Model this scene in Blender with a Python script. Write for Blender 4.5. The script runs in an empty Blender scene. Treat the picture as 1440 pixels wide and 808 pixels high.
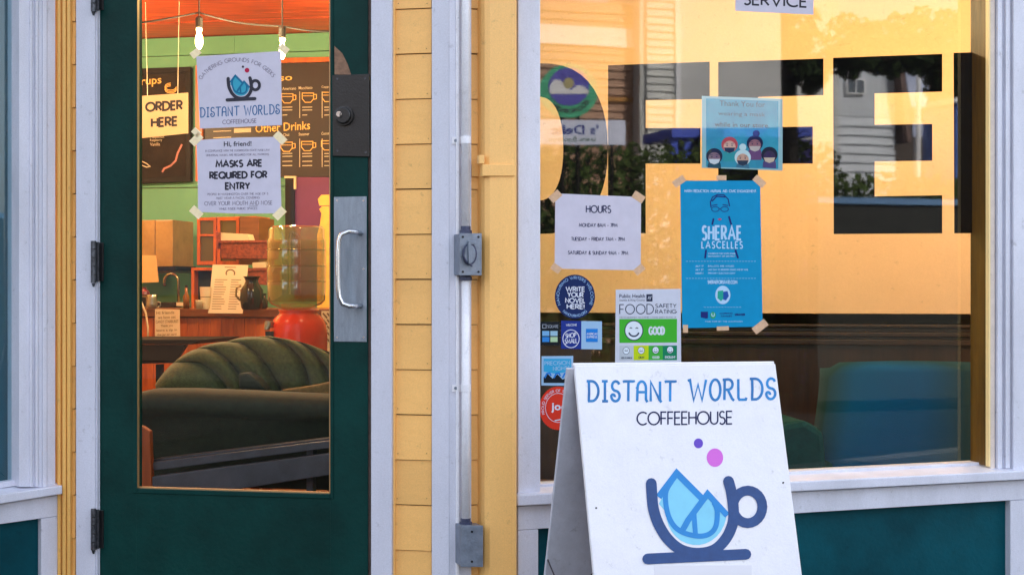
import bpy, bmesh, math, random
from mathutils import Vector, Matrix
random.seed(7)
SC = bpy.context.scene
COL = SC.collection
R = math.radians
# ------------------------------------------------------------------ camera, sky, sun, exposure
F = 2075.0      # focal length in photograph pixels (1440 wide)
H = 1.12        # eye height
cam = bpy.data.cameras.new('camera'); camo = bpy.data.objects.new('camera', cam); COL.objects.link(camo)
camo.location = (0, 0, H); camo.rotation_euler = (R(90), 0, 0)
cam.sensor_width = 36; cam.lens = 36*F/1440; cam.clip_start = .05; cam.clip_end = 3000
SC.camera = camo
SUN_EL, SUN_AZ = 38, 12            # sun stands behind the shop: the front lies in open shade
w = bpy.data.worlds.new('World'); SC.world = w; w.use_nodes = True
nt = w.node_tree; bg = nt.nodes['Background']
sky = nt.nodes.new('ShaderNodeTexSky'); sky.sky_type = 'NISHITA'; sky.sun_disc = False
sky.sun_elevation = R(SUN_EL); sky.sun_rotation = R(SUN_AZ); sky.dust_density = 2.5; sky.ozone_density = .6
hs = nt.nodes.new('ShaderNodeHueSaturation'); hs.inputs['Saturation'].default_value = .5
nt.links.new(sky.outputs[0], hs.inputs['Color']); nt.links.new(hs.outputs[0], bg.inputs[0]); bg.inputs[1].default_value = .15
sl = bpy.data.lights.new('sun', 'SUN'); sl.energy = 3.6; sl.angle = R(.6); sl.color = (1, .95, .86)
so = bpy.data.objects.new('sun', sl); COL.objects.link(so)
sd = Vector((math.sin(R(SUN_AZ))*math.cos(R(SUN_EL)), math.cos(R(SUN_AZ))*math.cos(R(SUN_EL)), math.sin(R(SUN_EL))))
so.rotation_euler = sd.to_track_quat('Z', 'Y').to_euler(); so.location = (0, 0, 20)
SC.view_settings.view_transform = 'Standard'; SC.view_settings.look = 'None'
SC.view_settings.exposure = 2.25; SC.view_settings.gamma = 1
SC.render.engine = 'CYCLES'
SC.cycles.transparent_max_bounces = 16

# ------------------------------------------------------------------ materials
def lin(c):
    return c/12.92 if c <= .04045 else ((c+.055)/1.055)**2.4
def hx(h):
    return tuple(lin(int(h[i:i+2], 16)/255) for i in (0, 2, 4))
MC = {}
def mat(name, col, rough=.55, var=0., scale=6., bump=0., bscale=60., metal=0., spec=.5, stretch=(1, 1, 1), col2=None, emit=0., coat=0.):
    if name in MC: return MC[name]
    if isinstance(col, str): col = hx(col)
    if isinstance(col2, str): col2 = hx(col2)
    m = bpy.data.materials.new(name); m.use_nodes = True; t = m.node_tree; b = t.nodes['Principled BSDF']
    b.inputs['Base Color'].default_value = (*col, 1); b.inputs['Roughness'].default_value = rough
    b.inputs['Metallic'].default_value = metal; b.inputs['Specular IOR Level'].default_value = spec
    b.inputs['Coat Weight'].default_value = coat
    if emit:
        b.inputs['Emission Color'].default_value = (*col, 1); b.inputs['Emission Strength'].default_value = emit
    if var or bump or col2:
        g = t.nodes.new('ShaderNodeNewGeometry'); mp = t.nodes.new('ShaderNodeMapping')
        mp.inputs['Scale'].default_value = stretch; t.links.new(g.outputs['Position'], mp.inputs['Vector'])
    if var or col2:
        n = t.nodes.new('ShaderNodeTexNoise'); n.inputs['Scale'].default_value = scale; n.inputs['Detail'].default_value = 8
        n.inputs['Roughness'].default_value = .65
        t.links.new(mp.outputs[0], n.inputs['Vector'])
        rp = t.nodes.new('ShaderNodeValToRGB'); t.links.new(n.outputs[0], rp.inputs[0])
        c2 = col2 or tuple(max(0, c*(1-var)) for c in col)
        c1 = col if col2 else tuple(min(1, c*(1+var*.6)) for c in col)
        rp.color_ramp.elements[0].position = .34; rp.color_ramp.elements[1].position = .66
        rp.color_ramp.elements[0].color = (*c2, 1); rp.color_ramp.elements[1].color = (*c1, 1)
        t.links.new(rp.outputs[0], b.inputs['Base Color'])
    if bump:
        n2 = t.nodes.new('ShaderNodeTexNoise'); n2.inputs['Scale'].default_value = bscale; n2.inputs['Detail'].default_value = 5
        t.links.new(mp.outputs[0], n2.inputs['Vector'])
        bp = t.nodes.new('ShaderNodeBump'); bp.inputs['Strength'].default_value = bump; bp.inputs['Distance'].default_value = .004
        t.links.new(n2.outputs[0], bp.inputs['Height']); t.links.new(bp.outputs[0], b.inputs['Normal'])
    if name.endswith('_paint') or 'board' in name or 'conduit' in name or 'steel' in name:
        # fine orange-peel speckle and sparse darker scuffs
        n3 = t.nodes.new('ShaderNodeTexNoise'); n3.inputs['Scale'].default_value = 260; n3.inputs['Detail'].default_value = 2
        n4 = t.nodes.new('ShaderNodeTexNoise'); n4.inputs['Scale'].default_value = 24; n4.inputs['Detail'].default_value = 9; n4.inputs['Roughness'].default_value = .75
        g3 = t.nodes.new('ShaderNodeNewGeometry')
        for q in (n3, n4): t.links.new(g3.outputs['Position'], q.inputs['Vector'])
        r3 = t.nodes.new('ShaderNodeMapRange'); r3.inputs[1].default_value = .3; r3.inputs[2].default_value = .7; am = .03 if 'board' in name else .06
        r3.inputs[3].default_value = 1-am; r3.inputs[4].default_value = 1+am
        r4 = t.nodes.new('ShaderNodeMapRange'); r4.inputs[1].default_value = .31; r4.inputs[2].default_value = .40; r4.inputs[3].default_value = .74; r4.inputs[4].default_value = 1.
        t.links.new(n3.outputs[0], r3.inputs[0]); t.links.new(n4.outputs[0], r4.inputs[0])
        mm = t.nodes.new('ShaderNodeMath'); mm.operation = 'MULTIPLY'; t.links.new(r3.outputs[0], mm.inputs[0]); t.links.new(r4.outputs[0], mm.inputs[1])
        vm = t.nodes.new('ShaderNodeVectorMath'); vm.operation = 'SCALE'; t.links.new(mm.outputs[0], vm.inputs['Scale'])
        l_ = [k for k in t.links if k.to_socket == b.inputs['Base Color']]
        if l_: t.links.new(l_[0].from_socket, vm.inputs[0])
        else: vm.inputs[0].default_value = col
        t.links.new(vm.outputs[0], b.inputs['Base Color'])
    MC[name] = m
    return m
def glass_mat(name, tint=(.96, .98, .97), mult=2.0, rough=0.0, wav=0.0, milky=0.):
    m = bpy.data.materials.new(name); m.use_nodes = True; t = m.node_tree; t.nodes.clear()
    o = t.nodes.new('ShaderNodeOutputMaterial'); mx = t.nodes.new('ShaderNodeMixShader')
    tr = t.nodes.new('ShaderNodeBsdfTransparent'); tr.inputs[0].default_value = (*tint, 1)
    gl = t.nodes.new('ShaderNodeBsdfGlossy'); gl.inputs['Roughness'].default_value = rough
    fr = t.nodes.new('ShaderNodeFresnel'); fr.inputs[0].default_value = 1.5
    g = t.nodes.new('ShaderNodeNewGeometry'); s = t.nodes.new('ShaderNodeMath'); s.operation = 'SUBTRACT'; s.inputs[0].default_value = 1
    t.links.new(g.outputs['Backfacing'], s.inputs[1])
    a = t.nodes.new('ShaderNodeMath'); a.operation = 'MULTIPLY'; a.inputs[1].default_value = mult; t.links.new(fr.outputs[0], a.inputs[0])
    c = t.nodes.new('ShaderNodeMath'); c.operation = 'MULTIPLY'; c.use_clamp = True
    t.links.new(a.outputs[0], c.inputs[0]); t.links.new(s.outputs[0], c.inputs[1])
    if wav:
        n = t.nodes.new('ShaderNodeTexNoise'); n.inputs['Scale'].default_value = 3.; t.links.new(g.outputs['Position'], n.inputs['Vector'])
        bp = t.nodes.new('ShaderNodeBump'); bp.inputs['Strength'].default_value = wav; bp.inputs['Distance'].default_value = .002
        t.links.new(n.outputs[0], bp.inputs['Height']); t.links.new(bp.outputs[0], gl.inputs['Normal'])
    t.links.new(c.outputs[0], mx.inputs[0]); t.links.new(tr.outputs[0], mx.inputs[1]); t.links.new(gl.outputs[0], mx.inputs[2])
    if milky:
        df = t.nodes.new('ShaderNodeBsdfDiffuse'); df.inputs[0].default_value = (*[c_*.75 for c_ in tint], 1)
        tl = t.nodes.new('ShaderNodeBsdfTranslucent'); tl.inputs[0].default_value = (*tint, 1)
        m1 = t.nodes.new('ShaderNodeMixShader'); m1.inputs[0].default_value = .5; t.links.new(df.outputs[0], m1.inputs[1]); t.links.new(tl.outputs[0], m1.inputs[2])
        m2 = t.nodes.new('ShaderNodeMixShader'); m2.inputs[0].default_value = milky; t.links.new(mx.outputs[0], m2.inputs[1]); t.links.new(m1.outputs[0], m2.inputs[2]); mx = m2
    t.links.new(mx.outputs[0], o.inputs[0])
    return m
def wood_mat(name, c1, c2, scale=3., stretch=(1, 1, 12), rough=.5, bump=.15, lo=.3, hi=.7):
    m = mat(name, c1, rough=rough, scale=scale, col2=c2, stretch=stretch, bump=bump, bscale=scale*3)
    r = [n for n in m.node_tree.nodes if n.type == 'VALTORGB'][0]
    r.color_ramp.elements[0].position = lo; r.color_ramp.elements[1].position = hi
    return m

WHITE = mat('white_trim_paint', (.62, .635, .74), .5, var=.09, scale=4, bump=.35, bscale=45, stretch=(1, 1, .35))
WHITE2 = mat('white_window_paint', (.67, .685, .79), .42, var=.10, scale=7, bump=.3, bscale=60, stretch=(1, 1, .35))
YEL = mat('yellow_siding_paint', (.92, .51, .155), .5, var=.10, scale=3, bump=.4, bscale=40, stretch=(.5, .5, 1))
_t = YEL.node_tree; _b = _t.nodes['Principled BSDF']; _oi = _t.nodes.new('ShaderNodeObjectInfo'); _mr = _t.nodes.new('ShaderNodeMapRange')
_mr.inputs[3].default_value = .93; _mr.inputs[4].default_value = 1.05; _t.links.new(_oi.outputs['Random'], _mr.inputs[0])
_vm = _t.nodes.new('ShaderNodeVectorMath'); _vm.operation = 'SCALE'; _src = [k for k in _t.links if k.to_socket == _b.inputs['Base Color']][0].from_socket
_t.links.new(_src, _vm.inputs[0]); _t.links.new(_mr.outputs[0], _vm.inputs['Scale']); _t.links.new(_vm.outputs[0], _b.inputs['Base Color'])   # each board weathered a little differently
YELP = mat('pale_yellow_paint', (.94, .535, .17), .42, var=.06, scale=3, bump=.25, bscale=50, stretch=(1, 1, .2))
YELO = mat('ochre_moulding_paint', (.86, .48, .125), .45, var=.12, scale=5, bump=.3, bscale=50, stretch=(1, 1, .2))
GREEN = mat('dark_green_door_paint', (.001, .036, .032), .5, spec=.15, var=.4, scale=2.2, bump=.25, bscale=70)
GREENB = mat('dark_green_panel_paint', (.000, .062, .085), .5, spec=.15, var=.35, scale=2.6, bump=.25, bscale=70)
GAP = mat('dark_joint', (.05, .03, .015), .9)
BRN = mat('brown_weatherstrip', (.085, .055, .045), .7, var=.4, scale=30)
WORN = wood_mat('worn_brown_wood', '7a5210', '2a1904', scale=9, stretch=(1, 1, .12), rough=.5, bump=.6)
BLACKM = mat('black_metal', (.012, .012, .013), .35, var=.3, scale=20, bump=.2, bscale=150)
HING = mat('hinge_metal', (.08, .085, .10), .4, metal=.6, var=.5, scale=60, bump=.4, bscale=120)
STEEL = mat('brushed_steel', (.27, .33, .41), .36, metal=.55, var=.22, scale=9, bump=.15, bscale=90, stretch=(4, 4, .6))
CHROME = mat('bright_steel', (.62, .64, .68), .22, metal=.9)
GALV = mat('galvanised_metal', (.21, .25, .32), .4, metal=.4, var=.22, scale=25, bump=.3, bscale=90)
GALVD = mat('dark_fitting_metal', (.06, .07, .13), .45, metal=.4, var=.3, scale=60)
CONDUIT = mat('white_painted_conduit', (.82, .82, .88), .4, var=.08, scale=12, bump=.2, bscale=60)
SCREW = mat('screw_metal', (.015, .015, .02), .5, metal=.5)
PAPER = mat('white_paper', (.60, .58, .70), .6, var=.06, scale=14, bump=.6, bscale=9, spec=.3)
PAPERB = mat('blue_white_paper', (.56, .60, .72), .6, var=.05, scale=30)
TAPE = mat('masking_tape', (.66, .43, .27), .7, var=.12, scale=90, bump=.3, bscale=200)
TAPEY = mat('backlit_masking_tape', (.98, .80, .50), .7, var=.12, scale=90)  # backlight shining through the door tape is put into this pale colour
INK = mat('black_ink', (.012, .012, .03), .6)
INKN = mat('navy_ink', (.02, .025, .09), .6)
INKL = mat('grey_purple_ink', (.17, .15, .22), .7)
VIN = mat('black_vinyl', (.004, .003, .003), .8, spec=.05)
GLASS = glass_mat('window_glass', mult=2.1, wav=.05, rough=.02)
GLASSD = glass_mat('door_glass', mult=1.0)

# ------------------------------------------------------------------ planes and mesh building
class Pl:
    """a plane in the place; at(x, y) is the point on it seen at photograph pixel x, y"""
    def __init__(s, p, n): s.p = Vector(p); s.n = Vector(n).normalized()
    def at(s, x, y, off=0.):
        d = Vector(((x-720)/F, 1, -(y-404)/F)); o = Vector((0, 0, H)); q = s.p + s.n*off
        return o + d*((q-o).dot(s.n)/d.dot(s.n))
    def col(s, x, z, off=0.):
        p = s.at(x, 404, off); p.z = z; return p
def VP(a, b): return Pl((0, a, H), (b, -1, 0))
P0, P1, P2 = VP(6.82, .95), VP(4.957, -.2), VP(5.0716, .33)

class MB:
    def __init__(s): s.v = []; s.f = []; s.k = 0; s.seg = []
    def add(s, vs, fs):
        n = len(s.v); s.v += [Vector(v) for v in vs]; s.f += [tuple(n+i for i in f) for f in fs]; return s
    def prism(s, pl, pts, o1, o2):
        """outline in photograph pixels on plane pl, from offset o1 (front) back to offset o2"""
        fr = [pl.at(x, y, o1) for x, y in pts]; bk = [p - pl.n*(o1-o2) for p in fr]; n = len(fr)
        return s.add(fr+bk, [tuple(range(n)), tuple(range(2*n-1, n-1, -1))] + [(i, n+i, n+(i+1) % n, (i+1) % n) for i in range(n)])
    def rect(s, pl, x0, y0, x1, y1, o1, o2): return s.prism(pl, [(x0, y0), (x0, y1), (x1, y1), (x1, y0)], o1, o2)
    def flat(s, pl, pts, off):
        return s.add([pl.at(x, y, off) for x, y in pts], [tuple(range(len(pts)))])
    def board(s, pl, x0, x1, z0, z1, o1, o2, o1b=None):
        """vertical board between pixel columns x0, x1 and heights z0, z1; o1b: proudness of its lower edge"""
        if o1b is None: o1b = o1
        a = [pl.col(x0, z1, o1), pl.col(x0, z0, o1), pl.col(x1, z0, o1), pl.col(x1, z1, o1)]
        for i in (1, 2): a[i] = a[i] + pl.n*(o1b-o1)
        b = [a[0]-pl.n*(o1-o2), a[1]-pl.n*(o1b-o2), a[2]-pl.n*(o1b-o2), a[3]-pl.n*(o1-o2)]
        return s.add(a+b, [(0, 1, 2, 3), (7, 6, 5, 4), (0, 4, 5, 1), (1, 5, 6, 2), (2, 6, 7, 3), (3, 7, 4, 0)])
    def box(s, a, b):
        (x0, y0, z0), (x1, y1, z1) = a, b
        return s.add([(x0, y0, z0), (x1, y0, z0), (x1, y1, z0), (x0, y1, z0), (x0, y0, z1), (x1, y0, z1), (x1, y1, z1), (x0, y1, z1)],
                     [(0, 3, 2, 1), (4, 5, 6, 7), (0, 1, 5, 4), (1, 2, 6, 5), (2, 3, 7, 6), (3, 0, 4, 7)])
    def tube(s, pts, r, seg=10, cap=True):
        pts = [Vector(p) for p in pts]; rs = r if isinstance(r, (list, tuple)) else [r]*len(pts)
        n0 = len(s.v); prev = None
        for i, p in enumerate(pts):
            d = (pts[min(i+1, len(pts)-1)] - pts[max(i-1, 0)]).normalized()
            if prev is None:
                u = d.cross(Vector((0, 0, 1)));
                if u.length < .01: u = d.cross(Vector((1, 0, 0)))
                u.normalize()
            else:
                u = (prev - d*prev.dot(d)).normalized()
            prev = u; v = d.cross(u)
            for k in range(seg):
                a = 2*math.pi*k/seg; s.v.append(p + (u*math.cos(a)+v*math.sin(a))*rs[i])
        for i in range(len(pts)-1):
            for k in range(seg):
                a = n0+i*seg+k; b = n0+i*seg+(k+1) % seg; s.f.append((a, b, b+seg, a+seg))
        if cap:
            s.f.append(tuple(n0+k for k in range(seg))[::-1]); s.f.append(tuple(n0+(len(pts)-1)*seg+k for k in range(seg)))
        return s
    def lathe(s, c, prof, seg=24, sx=1, sy=1):
        n0 = len(s.v); c = Vector(c)
        for r, z in prof:
            for k in range(seg):
                a = 2*math.pi*k/seg; s.v.append(c+Vector((r*math.cos(a)*sx, r*math.sin(a)*sy, z)))
        for i in range(len(prof)-1):
            for k in range(seg):
                a = n0+i*seg+k; b = n0+i*seg+(k+1) % seg; s.f.append((a, b, b+seg, a+seg))
        s.f.append(tuple(n0+k for k in range(seg))[::-1]); s.f.append(tuple(n0+(len(prof)-1)*seg+k for k in range(seg)))
        return s
    def disc(s, pl, cx, cy, rx, ry, o1, o2=None, n=28):
        pts = [(cx+rx*math.cos(2*math.pi*i/n), cy-ry*math.sin(2*math.pi*i/n)) for i in range(n)]
        return s.flat(pl, pts, o1) if o2 is None else s.prism(pl, pts, o1, o2)
    def stroke(s, pl, pts, w, off, round_=False):
        """a flat printed line of pixel width w"""
        P = []
        for p in pts:
            if not P or (abs(p[0]-P[-1][0])+abs(p[1]-P[-1][1])) > 1e-4: P.append(p)
        if len(P) < 2: return s
        n = len(P); L = []; Rr = []
        closed = abs(P[0][0]-P[-1][0])+abs(P[0][1]-P[-1][1]) < 1e-3 and n > 3
        def un(a, b):
            dx, dy = b[0]-a[0], b[1]-a[1]; l = math.hypot(dx, dy) or 1; return dx/l, dy/l
        for i in range(n):
            if closed: d0 = un(P[i-1] if i else P[-2], P[i]); d1 = un(P[i], P[i+1] if i < n-1 else P[1])
            else:
                d0 = un(P[i-1], P[i]) if i else un(P[0], P[1]); d1 = un(P[i], P[i+1]) if i < n-1 else d0
            nx, ny = -(d0[1]+d1[1]), d0[0]+d1[0]; l = math.hypot(nx, ny)
            if l < .35: nx, ny = -d1[1], d1[0]; m = 1
            else:
                nx /= l; ny /= l; m = min(2., 1/max(.3, nx*-d1[1]+ny*d1[0]))
            L.append((P[i][0]+nx*w/2*m, P[i][1]+ny*w/2*m)); Rr.append((P[i][0]-nx*w/2*m, P[i][1]-ny*w/2*m))
        s.k += 1; o = off + (s.k % 5)*.00006
        s.add([pl.at(x, y, o) for x, y in L+Rr], [(i, i+1, n+i+1, n+i) for i in range(n-1)])
        if round_:
            for q in (P[0], P[-1]):
                s.k += 1; s.disc(pl, q[0], q[1], w/2, w/2, off+(s.k % 5)*.00006+.00003, n=12)
        return s
    def build(s, name, m, parent=None, smooth=False, bevel=0, kind=None, label=None, subsurf=0):
        me = bpy.data.meshes.new(name)
        c = Vector((0, 0, 0))
        if s.v:
            lo = Vector([min(v[i] for v in s.v) for i in range(3)]); hi = Vector([max(v[i] for v in s.v) for i in range(3)]); c = (lo+hi)/2
        me.from_pydata([v-c for v in s.v], [], s.f)
        bm = bmesh.new(); bm.from_mesh(me)
        if len(s.f) > 1 and any(len(e.link_faces) == 2 for e in bm.edges): bmesh.ops.recalc_face_normals(bm, faces=bm.faces)
        if bevel:
            bmesh.ops.bevel(bm, geom=[e for e in bm.edges if len(e.link_faces) == 2 and e.calc_face_angle(0) > .5], offset=bevel, segments=2, affect='EDGES', profile=.5)
        bm.to_mesh(me); bm.free()
        if smooth:
            for p in me.polygons: p.use_smooth = True
        me.materials.append(m)
        o = bpy.data.objects.new(name, me); COL.objects.link(o); o.location = c
        if parent: o.parent = parent
        if kind: o['kind'] = kind
        if label: o['label'] = label
        return o
THINGS = []
def thing(name, label, cat, group=None):
    o = bpy.data.objects.new(name, None); COL.objects.link(o); o.empty_display_size = .1
    o['label'] = label; o['category'] = cat
    if group: o['group'] = group
    THINGS.append(o); return o
def tag(o, label, cat, group=None):
    o['label'] = label; o['category'] = cat
    if group: o['group'] = group
    return o

# ------------------------------------------------------------------ lettering
def arc(cx, cy, rx, ry, a0, a1, n=9):
    return [(cx+rx*math.cos(R(a0+(a1-a0)*i/n)), cy+ry*math.sin(R(a0+(a1-a0)*i/n))) for i in range(n+1)]
G = {
 'A': (.84, [[(0, 0), (.42, 1), (.84, 0)], [(.15, .34), (.69, .34)]]),
 'B': (.56, [[(0, 0), (0, 1), (.27, 1)]+arc(.27, .76, .24, .24, 90, -90)+[(0, .52)], [(.27, .52)]+arc(.28, .26, .28, .26, 90, -90)+[(0, 0)]]),
 'C': (.82, [arc(.5, .5, .5, .5, 48, 312, 14)]),
 'D': (.74, [[(0, 0), (0, 1), (.25, 1)]+arc(.25, .5, .49, .5, 90, -90, 12)+[(0, 0)]]),
 'E': (.48, [[(.48, 1), (0, 1), (0, 0), (.48, 0)], [(0, .52), (.44, .52)]]),
 'F': (.46, [[(.46, 1), (0, 1), (0, 0)], [(0, .5), (.42, .5)]]),
 'G': (.94, [arc(.5, .5, .5, .5, 45, 352, 15)+[(.97, .46), (.56, .46)]]),
 'H': (.62, [[(0, 0), (0, 1)], [(.62, 0), (.62, 1)], [(0, .53), (.62, .53)]]),
 'I': (.04, [[(.02, 0), (.02, 1)]]),
 'J': (.36, [[(.36, 1), (.36, .2)]+arc(.16, .2, .2, .2, 0, -150, 6)]),
 'K': (.6, [[(0, 0), (0, 1)], [(.56, 1), (.02, .48), (.6, 0)]]),
 'L': (.42, [[(0, 1), (0, 0), (.42, 0)]]),
 'M': (.92, [[(0, 0), (.12, 1), (.46, .2), (.80, 1), (.92, 0)]]),
 'N': (.68, [[(0, 0), (0, 1), (.68, 0), (.68, 1)]]),
 'O': (1., [arc(.5, .5, .5, .5, 0, 360, 20)]),
 'P': (.52, [[(0, 0), (0, 1), (.26, 1)]+arc(.26, .74, .26, .26, 90, -90)+[(0, .48)]]),
 'Q': (1., [arc(.5, .5, .5, .5, 0, 360, 20), [(.6, .3), (.98, -.04)]]),
 'R': (.56, [[(0, 0), (0, 1), (.26, 1)]+arc(.26, .74, .26, .26, 90, -90)+[(0, .48)], [(.22, .48), (.56, 0)]]),
 'S': (.5, [arc(.26, .75, .22, .25, 35, 250, 8)+arc(.25, .25, .25, .27, 75, -145, 8)]),
 'T': (.54, [[(0, 1), (.54, 1)], [(.27, 1), (.27, 0)]]),
 'U': (.62, [[(0, 1), (0, .3)]+arc(.31, .3, .31, .3, 180, 360)+[(.62, 1)]]),
 'V': (.78, [[(0, 1), (.39, 0), (.78, 1)]]),
 'W': (1.16, [[(0, 1), (.29, 0), (.58, .95), (.87, 0), (1.16, 1)]]),
 'X': (.64, [[(0, 0), (.6, 1)], [(.04, 1), (.64, 0)]]),
 'Y': (.66, [[(0, 1), (.33, .5), (.66, 1)], [(.33, .5), (.33, 0)]]),
 'Z': (.6, [[(0, 1), (.6, 1), (0, 0), (.6, 0)]]),
 '0': (.56, [arc(.28, .5, .28, .5, 0, 360, 16)]), '1': (.2, [[(0, .8), (.18, 1), (.18, 0)]]),
 '2': (.5, [arc(.25, .75, .24, .25, 160, -35, 8)+[(0, 0), (.5, 0)]]),
 '3': (.5, [arc(.24, .76, .22, .24, 140, -90, 8), arc(.24, .27, .26, .27, 90, -140, 8)]),
 '4': (.56, [[(.42, 0), (.42, 1), (0, .25), (.56, .25)]]),
 '5': (.5, [[(.45, 1), (.12, 1), (.05, .55)]+arc(.23, .3, .26, .3, 110, -140, 8)]),
 '7': (.52, [[(0, 1), (.52, 1), (.14, 0)]]),
 '8': (.5, [arc(.25, .76, .21, .24, 0, 360, 12), arc(.25, .27, .25, .27, 0, 360, 12)]),
 '9': (.5, [arc(.25, .7, .25, .3, 0, 360, 12), [(.48, .6), (.2, 0)]]),
 '-': (.4, [[(0, .42), (.4, .42)]]), '.': (.06, [[(.03, 0), (.03, .1)]]), ',': (.08, [[(.06, .1), (0, -.14)]]),
 '!': (.06, [[(.03, 1), (.03, .3)], [(.03, .12), (.03, 0)]]), '&': (.66, [[(.66, 0), (.14, .72)]+arc(.3, .82, .17, .18, 200, -40, 7)+[(.1, .42)]+arc(.26, .24, .25, .24, 150, 360, 7)]),
 "'": (.05, [[(.03, 1), (.03, .78)]]), '/': (.4, [[(0, 0), (.4, 1)]]), ':': (.05, [[(.02, .1), (.02, .2)], [(.02, .6), (.02, .7)]]), ' ': (.34, []),
}
CURLY = dict(G)   # the playful serif capitals of the shop name
CURLY.update({
 'D': (.78, [[(0, 1), (.32, 1)]+arc(.32, .5, .44, .5, 80, -80, 12)+[(.08, 0)], [(.14, 1), (.16, .5), (.14, 0)]]),
 'I': (.4, [[(.0, 1), (.38, 1)], [(.02, 0), (.4, 0)], [(.2, 1), (.2, 0)]]),
 'S': (.56, [arc(.3, .76, .24, .24, 20, 245, 9)+arc(.28, .26, .27, .26, 70, -175, 12)+arc(.12, .24, .11, .10, 180, -20, 7)]),
 'T': (.7, [[(0, .97), (.1, 1), (.7, 1), (.72, .95)], [(.36, 1), (.35, 0)]]),
 'A': (.66, [[(.02, 0), (.05, .66)]+arc(.32, .66, .27, .34, 180, 0, 9)+[(.59, .1), (.68, -.04)], [(.05, .46), (.59, .46)], [(-.04, .72), (.05, .66)]]),
 'N': (.74, [[(.04, 0), (.04, .98), (.6, .08), (.74, -.04)], [(.64, 1), (.64, .02)]]),
 'W': (1.06, [[(-.08, .97), (.06, 1), (.28, 0), (.54, .78), (.78, 0), (1.02, 1)]]),
 'O': (.62, [arc(.31, .5, .31, .5, 0, 360, 20)]),
 'R': (.62, [[(.04, 0), (.06, 1)], [(-.06, .98), (.26, 1)]+arc(.26, .75, .27, .25, 90, -90)+[(.06, .5)], [(.24, .5), (.5, .06), (.62, -.04)]]),
 'L': (.54, [[(.05, 1), (.06, .1)]+[(.12, 0), (.5, 0), (.54, .1)]]),
})
def text_w(s, font=G, track=.2): return sum(font[c][0]+track for c in s)-track
def text(mb, pl, s, x0, y0, x1, y1, h, w, off, font=G, track=.2, lean=0.):
    """capitals on the baseline (x0, y0)-(x1, y1), cap height h and line width w in pixels"""
    W = text_w(s, font, track); u = 0; f0 = len(mb.f)
    for ch in s:
        gw, strokes = font[ch]
        for st in strokes:
            pts = []
            for a, b in st:
                t = (u+a)/W; pts.append((x0+(x1-x0)*t+lean*b*h, y0+(y1-y0)*t-b*h))
            mb.stroke(pl, pts, w, off)
        u += gw+track
    mb.seg.append((f0, len(mb.f)))
def arc_text(mb, pl, s, cx, cy, r, a0, a1, h, w, off, inside=False, ry=None, track=.22):
    """capitals along a circle, from screen angle a0 to a1 (degrees, anticlockwise from the right)"""
    W = text_w(s, G, track); u = 0; ry = ry or r; f0 = len(mb.f)
    for ch in s:
        gw, strokes = G[ch]
        for st in strokes:
            pts = []
            for a, b in st:
                th = R(a0+(a1-a0)*(u+a)/W); rr = (-b*h if inside else b*h)
                pts.append((cx+(r+rr)*math.cos(th), cy-(ry+rr)*math.sin(th)))
            mb.stroke(pl, pts, w, off)
        u += gw+track
    mb.seg.append((f0, len(mb.f)))
TC = {}
def soft_text(mb, pl, s, x0, y0, x1, y1, h, off, bold=0., mirror=False):
    """lower-case writing in the built-in font; h = height in pixels of the whole line's outline"""
    if (s, bold) not in TC:
        cu = bpy.data.curves.new('lettering', 'FONT'); cu.body = s; cu.offset = bold; cu.resolution_u = 2
        ob = bpy.data.objects.new('lettering', cu); COL.objects.link(ob)
        dg = bpy.context.evaluated_depsgraph_get(); dg.update()
        me = ob.evaluated_get(dg).to_mesh()
        TC[(s, bold)] = ([tuple(v.co[:2]) for v in me.vertices], [tuple(p.vertices) for p in me.polygons])
        bpy.data.objects.remove(ob); bpy.data.curves.remove(cu)
    vs, fs = TC[(s, bold)]
    ax = min(v[0] for v in vs); bx = max(v[0] for v in vs); ay = min(v[1] for v in vs); by = max(v[1] for v in vs)
    P = []
    for a, b in vs:
        t = (a-ax)/(bx-ax); t2 = 1-t if mirror else t
        P.append(pl.at(x0+(x1-x0)*t2, y0+(y1-y0)*t2-(b-ay)/(by-ay)*h, off))
    f0 = len(mb.f); mb.add(P, fs); mb.seg.append((f0, len(mb.f)))

# ------------------------------------------------------------------ ground and street
MB().add([(-400, -400, -.14), (400, -400, -.14), (400, 400, -.14), (-400, 400, -.14)], [(0, 1, 2, 3)]).build('ground', mat('soil_and_grass', (.07, .09, .035), .9, spec=.05, var=.5, scale=.4), kind='structure')
MB().box((-60, 3.05, -.30), (60, 14, 0)).build('sidewalk', mat('concrete_pavement', (.07, .07, .068), .85, spec=.05, var=.2, scale=2, bump=.3, bscale=30), kind='structure')
MB().box((-60, -7.2, -.30), (60, 2.9, -.13)).build('road', mat('asphalt', (.028, .028, .031), .95, spec=.02, var=.3, scale=5, bump=.4, bscale=80), kind='structure')
MB().box((-60, 2.9, -.30), (60, 3.05, .004)).build('kerb', mat('kerb_concrete', (.12, .12, .115), .85, var=.2, scale=3), kind='structure')
MB().box((-60, -9.0, -.30), (60, -7.2, .0)).build('far_sidewalk', MC['concrete_pavement'], kind='structure')

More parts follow.
